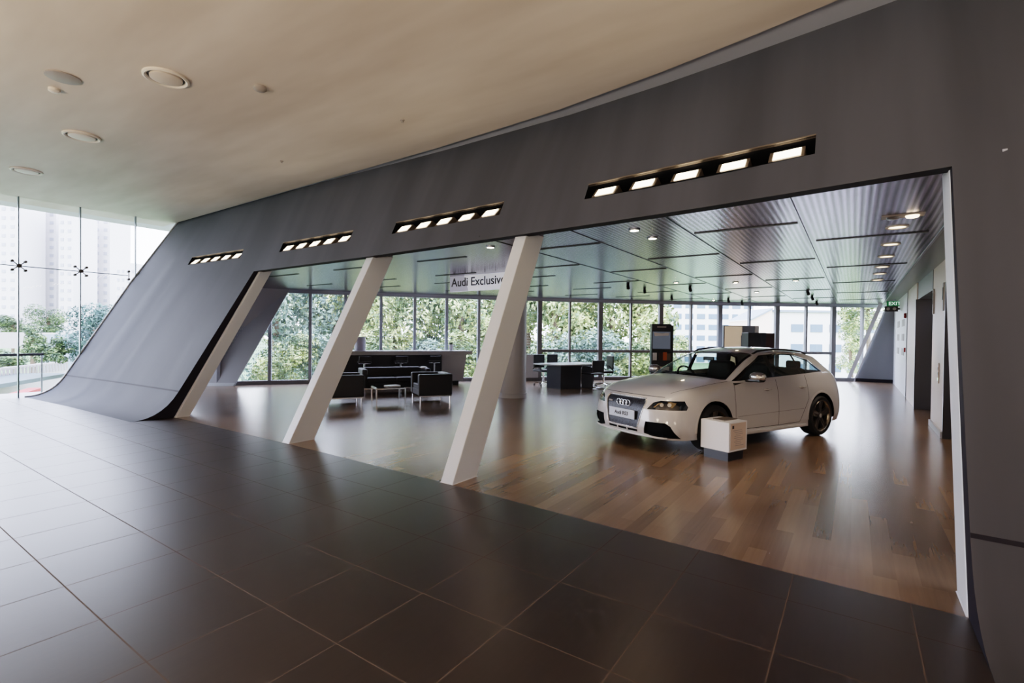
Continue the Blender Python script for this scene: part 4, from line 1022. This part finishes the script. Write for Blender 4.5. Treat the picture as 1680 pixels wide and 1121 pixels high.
# ================================================================== OUTDOORS
def at(px, py, depth):      # world point seen at a picture position, used to survey the distant scenery
    d = FV + RV*((px-840)/F_PX) - UV*((py-560.5)/F_PX); return Vector((0,0,EYE)) + d*depth
GZ = -5.0
b = MB(); b.face([(-500,-200,GZ),(-500,600,GZ),(400,600,GZ),(400,-200,GZ)]); b.build('ground', 'ground', kind='structure', label='green ground outside far below the windows', cat='ground')
def crown_mesh(seed, n, leaf):
    r = random.Random(seed); b = MB(); blobs = []
    for k in range(16):
        a = r.uniform(0,2*PI); rr = r.uniform(.15,.72); z = r.uniform(-.75,.85); blobs.append((Vector((rr*math.cos(a)*(1-.35*abs(z)), rr*math.sin(a)*(1-.35*abs(z)), z)), r.uniform(.26,.45)))
    for k in range(n):
        c, R_ = blobs[k % 16]; d = Vector((r.gauss(0,1), r.gauss(0,1), r.gauss(0,1))).normalized()*R_*r.uniform(.6,1)**.5; p = c+d
        nrm = (d.normalized()+Vector((r.gauss(0,.5),r.gauss(0,.5),r.gauss(.3,.5)))).normalized(); u = nrm.orthogonal().normalized(); w = nrm.cross(u); a = r.uniform(0,PI); u, w = u*math.cos(a)+w*math.sin(a), w*math.cos(a)-u*math.sin(a)
        s = leaf*r.uniform(.6,1.4); b.face([p-u*s, p-w*s*.45, p+u*s, p+w*s*.45])
    me = bpy.data.meshes.new('crown'); b.bm.to_mesh(me); b.bm.free(); return me
CR = [crown_mesh(11, 6000, .042), crown_mesh(12, 5500, .045), crown_mesh(13, 5500, .045), crown_mesh(14, 2600, .085)]
CRM = {}
def tree(p, rx, rz, k, mt, label, group, name='tree', trunk=True, cz=None):
    """p: centre of the crown"""
    t = empty(name, (p.x, p.y, GZ), label=label, cat='tree' if name == 'tree' else 'shrub', group=group)
    key = (k, mt)
    if key not in CRM: CRM[key] = CR[k].copy(); CRM[key].materials.append(M[mt])
    o = bpy.data.objects.new('crown', CRM[key]); C.objects.link(o); o.parent = t; o.location = (0,0,p.z-GZ); o.scale = (rx,rx,rz); o.rotation_euler = (0,0,(p.x*7+p.y*3) % 6)
    if trunk: MB().tube([(0,0,0),(.1,.05,(p.z-GZ)*.5),(-.08,.1,(p.z-GZ)*1.1)], .16, 8).build('trunk', 'bark', t)
    return t
# trees beyond the showroom glazing: (px, py, depth, rx, rz, kind, material)
TL = [(450,540,24,3.0,3.4,0,'leaf_cool'),(500,500,30,3.6,3.2,1,'leaf'),(545,545,26,2.8,3.2,2,'leaf_cool'),(470,600,20,1.8,1.5,1,'leaf'),(520,605,21,1.8,1.4,0,'leaf_cool'),
      (600,515,27,3.2,3.2,1,'leaf'),(648,545,25,2.6,3.2,2,'leaf'),(700,515,29,3.4,3.4,0,'leaf_cool'),(755,540,26,3.0,3.4,1,'leaf'),(805,515,30,3.4,3.4,2,'leaf'),
      (865,525,28,3.0,3.0,0,'leaf'),(910,535,27,3.0,3.4,1,'leaf'),(960,525,30,3.4,3.2,2,'leaf'),(1005,540,28,3.0,3.4,0,'leaf'),(1050,535,27,2.6,3.3,1,'leaf'),
      (920,610,24,2.2,1.6,2,'leaf_cool'),(985,608,24,2.4,1.7,0,'leaf_cool'),(1045,608,25,2.2,1.7,1,'leaf'),(600,605,23,2.2,1.6,0,'leaf'),(690,605,24,2.4,1.6,1,'leaf_cool'),(780,608,24,2.2,1.6,2,'leaf')]
TLAB = ['blue-green tree seen right beside the grey leaning end panel', 'yellow-green tree in the clear bay right of the grey end panel', 'blue-green tree half hidden by the white column before the armchairs',
 'low yellow-green bush at the foot of the grey end panel', 'low blue-green bush just left of the white column before the armchairs', 'yellow-green tree above the tall grey cylinder on the bar counter',
 'yellow-green tree above the middle of the bar counter', 'blue-green tree above the right half of the bar counter', 'yellow-green tree behind the small potted plant', 'yellow-green tree behind the hanging sign and round column',
 'yellow-green tree just right of the round grey column', 'yellow-green tree above the two chairs behind the desk', 'yellow-green tree above the far end of the consultation desk', 'yellow-green tree between desk and information kiosk',
 'yellow-green tree directly left of the information kiosk', 'low blue-green bush behind the two chairs at the desk', 'low blue-green bush beyond the far end of the desk', 'low yellow-green bush behind the foot of the information kiosk',
 'low yellow-green bush behind the tall grey cylinder', 'low blue-green bush behind the middle of the bar counter', 'low yellow-green bush behind the right end of the bar counter']
for i, (px, py, dp, rx, rz, k, mt_) in enumerate(TL):
    low = py > 590; lab = TLAB[i]
    tree(at(px,py,dp), rx, rz, k, mt_, lab, 'low bushes beyond the showroom glazing' if low else 'trees beyond the showroom glazing', name='bush' if low else 'tree', trunk=not low)
tree(at(1425,508,40), 2.4, 1.9, 1, 'leaf', 'green tree seen through the last bay above the sloping trim', None)
tree(at(1108,580,60), 2.6, 2.6, 1, 'leaf', 'small green tree between kiosk and pale building', None)
tree(at(1396,572,50), 1.9, 2.4, 0, 'leaf', 'small green tree before the pale building at the last bay', None)
# trees at the hall end
tree(at(155,558,30), 2.2, 1.9, 0, 'leaf_hall_cool', 'big blue-green tree close outside the glass wall beside the ramp', None)
tree(at(20,534,60), 3.4, 1.4, 1, 'leaf_hall', 'flat hedge tree row above the white viaduct, leftmost', None)
tree(at(78,530,62), 2.6, 1.9, 2, 'leaf_hall', 'dark green trees above the white viaduct beside the big tree', None)
tree(at(52,562,34), .95, 1.0, 3, 'leaf_hall', 'spindly pale tree in front of the white viaduct', None, trunk=True)
tree(at(88,577,28), 1.1, .75, 3, 'leaf_hall', 'palm-like bush behind the white parapet', None, trunk=False, name='bush')
tree(at(10,592,30), 1.3, .6, 3, 'leaf_hall', 'low bush behind the black handrail', None, trunk=False, name='bush')
# buildings beyond
def block(px0, px1, py_top, depth, th, mt_, name='apartment_block', **kw):
    a, c_ = at(px0, 560, depth), at(px1, 560, depth); top = at((px0+px1)/2, py_top, depth).z; w_ = (c_-a).length; ang = math.atan2(c_.y-a.y, c_.x-a.x)
    t = empty(name, ((a.x+c_.x)/2, (a.y+c_.y)/2, GZ), ang, **kw); h = top-GZ
    box_obj('walls', (0,th/2,h/2), (w_,th,h), mt_, t); return t, w_, h
def win_row(t, w_, z, n, ww, wh, mt_, x0=None, x1=None, per=None):
    x0 = -w_/2 if x0 is None else x0; x1 = w_/2 if x1 is None else x1
    for k in range(n):
        x = x0 + (x1-x0)*(k+.5)/n; box_obj('window', (x,-.05,z), (ww,.2,wh), mt_, t)
t, w_, h = block(1082, 1236, 420, 130, 14, 'bld', label='white office block with rows of window pairs behind the trees', cat='building')
for r_ in range(8):
    z = h - 16 - 2.9*r_ - 0; win_row(t, w_, GZ*0 + (at(1160,502+17.6*r_,130).z-GZ), 8, 2.1, 1.35, 'bld_win')
t, w_, h = block(1266, 1480, 510, 80, 12, 'bld', label='long pale building with grey roof line beyond the right bays', cat='building')
for yy in (539, 571.5, 604): win_row(t, w_, at(1350,yy,80).z-GZ, 6, 1.9, 1.25, 'bld_win', -w_/2+2.5)
box_obj('roof_line', (0,-.2,h-.15), (w_,.5,.35), 'roof_grey', t)
t, w_, h = block(1232, 1266, 526, 79, 8, 'bld_pink', name='gabled_house', label='pale pink gable end with sloping roof beside the long building', cat='building')
b = MB(); b.face([(-w_/2,0,h),(w_/2,0,h),(w_/2,0,h+1.75)]); b.build('gable', 'bld_pink', t)
b = MB(); b.face([(-w_/2-.3,-.3,h-.1),(w_/2,-.3,h+1.75),(w_/2,-.3,h+2.0),(-w_/2-.3,-.3,h+.15)]); b.face([(-w_/2-.3,-.3,h+.15),(w_/2,-.3,h+2.0),(w_/2,8,h+2.0),(-w_/2-.3,8,h+.15)]); b.build('roof', 'roof_grey', t)
# hazy towers at the hall end
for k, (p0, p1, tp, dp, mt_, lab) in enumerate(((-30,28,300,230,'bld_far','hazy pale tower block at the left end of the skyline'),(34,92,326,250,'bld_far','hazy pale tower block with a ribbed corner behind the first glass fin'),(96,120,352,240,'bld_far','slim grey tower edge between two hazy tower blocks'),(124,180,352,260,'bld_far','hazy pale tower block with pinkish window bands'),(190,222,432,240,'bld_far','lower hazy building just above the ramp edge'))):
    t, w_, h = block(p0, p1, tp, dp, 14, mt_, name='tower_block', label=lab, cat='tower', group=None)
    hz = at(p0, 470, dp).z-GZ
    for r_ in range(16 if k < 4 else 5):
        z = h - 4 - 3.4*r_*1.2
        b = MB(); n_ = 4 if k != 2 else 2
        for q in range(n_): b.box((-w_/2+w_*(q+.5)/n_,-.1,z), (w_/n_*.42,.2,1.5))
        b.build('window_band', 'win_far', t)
# viaduct, parapet and road at the hall end
def strip_box(name, p0, p1, d0, d1, y0t, y1t, hgt, th, mt_, **kw):
    A, B_ = at(p0, y0t, d0), at(p1, y1t, d1); n_ = Vector((-(B_-A).y, (B_-A).x, 0)).normalized()*th
    b = MB(); top = [A, B_, B_+n_, A+n_]; bot = [p-Vector((0,0,hgt)) for p in top]
    b.face(top); b.face(bot)
    for i in range(4): b.face([top[i], top[(i+1)%4], bot[(i+1)%4], bot[i]])
    return b.build(name, mt_, **kw)
strip_box('viaduct', -60, 112, 52, 50, 545, 547, 1.6, 6, 'parapet', label='white flat viaduct deck crossing behind the trees', cat='viaduct')
strip_box('flat_roof', 66, 112, 47, 46, 549, 549, 4.9, 1, 'roof_grey', label='short grey roof slab in front of the white viaduct', cat='roof')
par = empty('road_parapet', (0,0,0), label='pale curved road parapet with barred openings outside the glass wall', cat='parapet')
A, B_ = at(-40,609,26), at(112,592,34)
strip_box('coping', -40, 112, 26, 34, 609, 592, .14, .3, 'parapet').parent = par
strip_box('base', -40, 112, 26, 34, 626, 606, 1.2, .3, 'parapet').parent = par
for k in range(26):
    p = A.lerp(B_, (k+.5)/26); MB().box((p.x, p.y, p.z-.33), (.10,.10,.55)).build('bar', 'parapet', par)
strip_box('road', -60, 115, 22, 30, 640, 612, .2, 3.5, 'asphalt', label='grey road surface seen low through the glass wall', cat='road', kind='structure')
strip_box('kerb', -10, 70, 19.2, 23.5, 660, 636, .2, .5, 'kerb_red', label='red painted kerb stripe beside the road', cat='kerb')
t = empty('balustrade', (-16.9,0,0), label='black handrail on slim posts outside the glass wall', cat='handrail')
v1 = 3.72
MB().box((0, v1-4, .93), (.07,8,.06)).build('handrail', 'ink', t)
for v in (v1-.03, v1-2.5, v1-5): MB().cyl((0,v,-.6),(0,v,.92),.018,n=10).build('post', 'steel', t)
box_obj('terrace_slab', (-17.4,0,-.35), (3.2,18,.3), 'parapet', kind='structure', label='pale terrace slab outside the glass wall', cat='slab')

# ================================================================== LIGHT
w = bpy.data.worlds.new('World'); bpy.context.scene.world = w; w.use_nodes = True; nt = w.node_tree
bg = nt.nodes['Background']; tc = nt.nodes.new('ShaderNodeTexCoord'); sp_ = nt.nodes.new('ShaderNodeSeparateXYZ'); rp = nt.nodes.new('ShaderNodeValToRGB')
nt.links.new(tc.outputs['Generated'], sp_.inputs[0]); nt.links.new(sp_.outputs[2], rp.inputs[0])
e = rp.color_ramp.elements; e[0].position = 0; e[0].color = (.86,.90,1,1); e[1].position = 1; e[1].color = (.58,.68,1,1)
nt.links.new(rp.outputs[0], bg.inputs[0]); bg.inputs[1].default_value = 11
def lamp(name, kind, loc, energy, color=(1,1,1), rot=(0,0,0), **kw):
    l = bpy.data.lights.new(name, kind); l.energy = energy; l.color = color
    for k, v in kw.items(): setattr(l, k, v)
    o = bpy.data.objects.new(name, l); C.objects.link(o); o.location = loc; o.rotation_euler = rot; o['kind'] = 'helper'; return o
WARM = (1,.82,.64)
for v in (7.25, 9.71, 12.18): lamp('downlight_beam', 'SPOT', (.38,v,ZS-.03), 70, WARM, spot_size=1.5, spot_blend=.6, shadow_soft_size=.06)
for u, v in ((-2.23,5.85),(-3.51,11.96),(-1.11,12.77),(-2.29,15.41),(-4.45,5.9)): lamp('spot_beam', 'SPOT', (u,v,ZS-.03), 70, WARM, spot_size=1.2, spot_blend=.5, shadow_soft_size=.04)
# added spots out of view; their floor bounce warms the hall ceiling
for u, v, en in ((-5,-2.5,170),(-1,-2.5,140),(-9,-2.5,70),(3,-1,60)):
    lamp('hall_fill_spot', 'SPOT', (u,v,ZC-.05), en, WARM, spot_size=2.2, spot_blend=.6, shadow_soft_size=.25)
for u, v, en in ((-7,-3.5,190),(-1.5,-3.5,260),(3.5,-2.5,170)):
    lamp('hall_fill_up', 'AREA', (u,v,1.6), en, WARM, (math.radians(150),0,0), size=1.2, spread=2.6)  # added unseen fill, aimed up to warm the ceiling

# ================================================================== CAMERA
cam = bpy.data.cameras.new('camera'); co = bpy.data.objects.new('camera', cam); C.objects.link(co)
cam.sensor_fit = 'HORIZONTAL'; cam.sensor_width = 36; cam.lens = 36*F_PX/1680; cam.clip_start = .05; cam.clip_end = 1500
Mx = Matrix((( RV.x, UV.x, -FV.x, 0),( RV.y, UV.y, -FV.y, 0),( RV.z, UV.z, -FV.z, EYE),(0,0,0,1)))
co.matrix_world = Mx; bpy.context.scene.camera = co
sc = bpy.context.scene
sc.view_settings.view_transform = 'Filmic'; sc.view_settings.look = 'Medium High Contrast'; sc.view_settings.exposure = .3; sc.view_settings.gamma = 1
sc.cycles.use_denoising = True; sc.cycles.denoising_input_passes = 'RGB_ALBEDO_NORMAL'; sc.cycles.denoising_prefilter = 'ACCURATE'
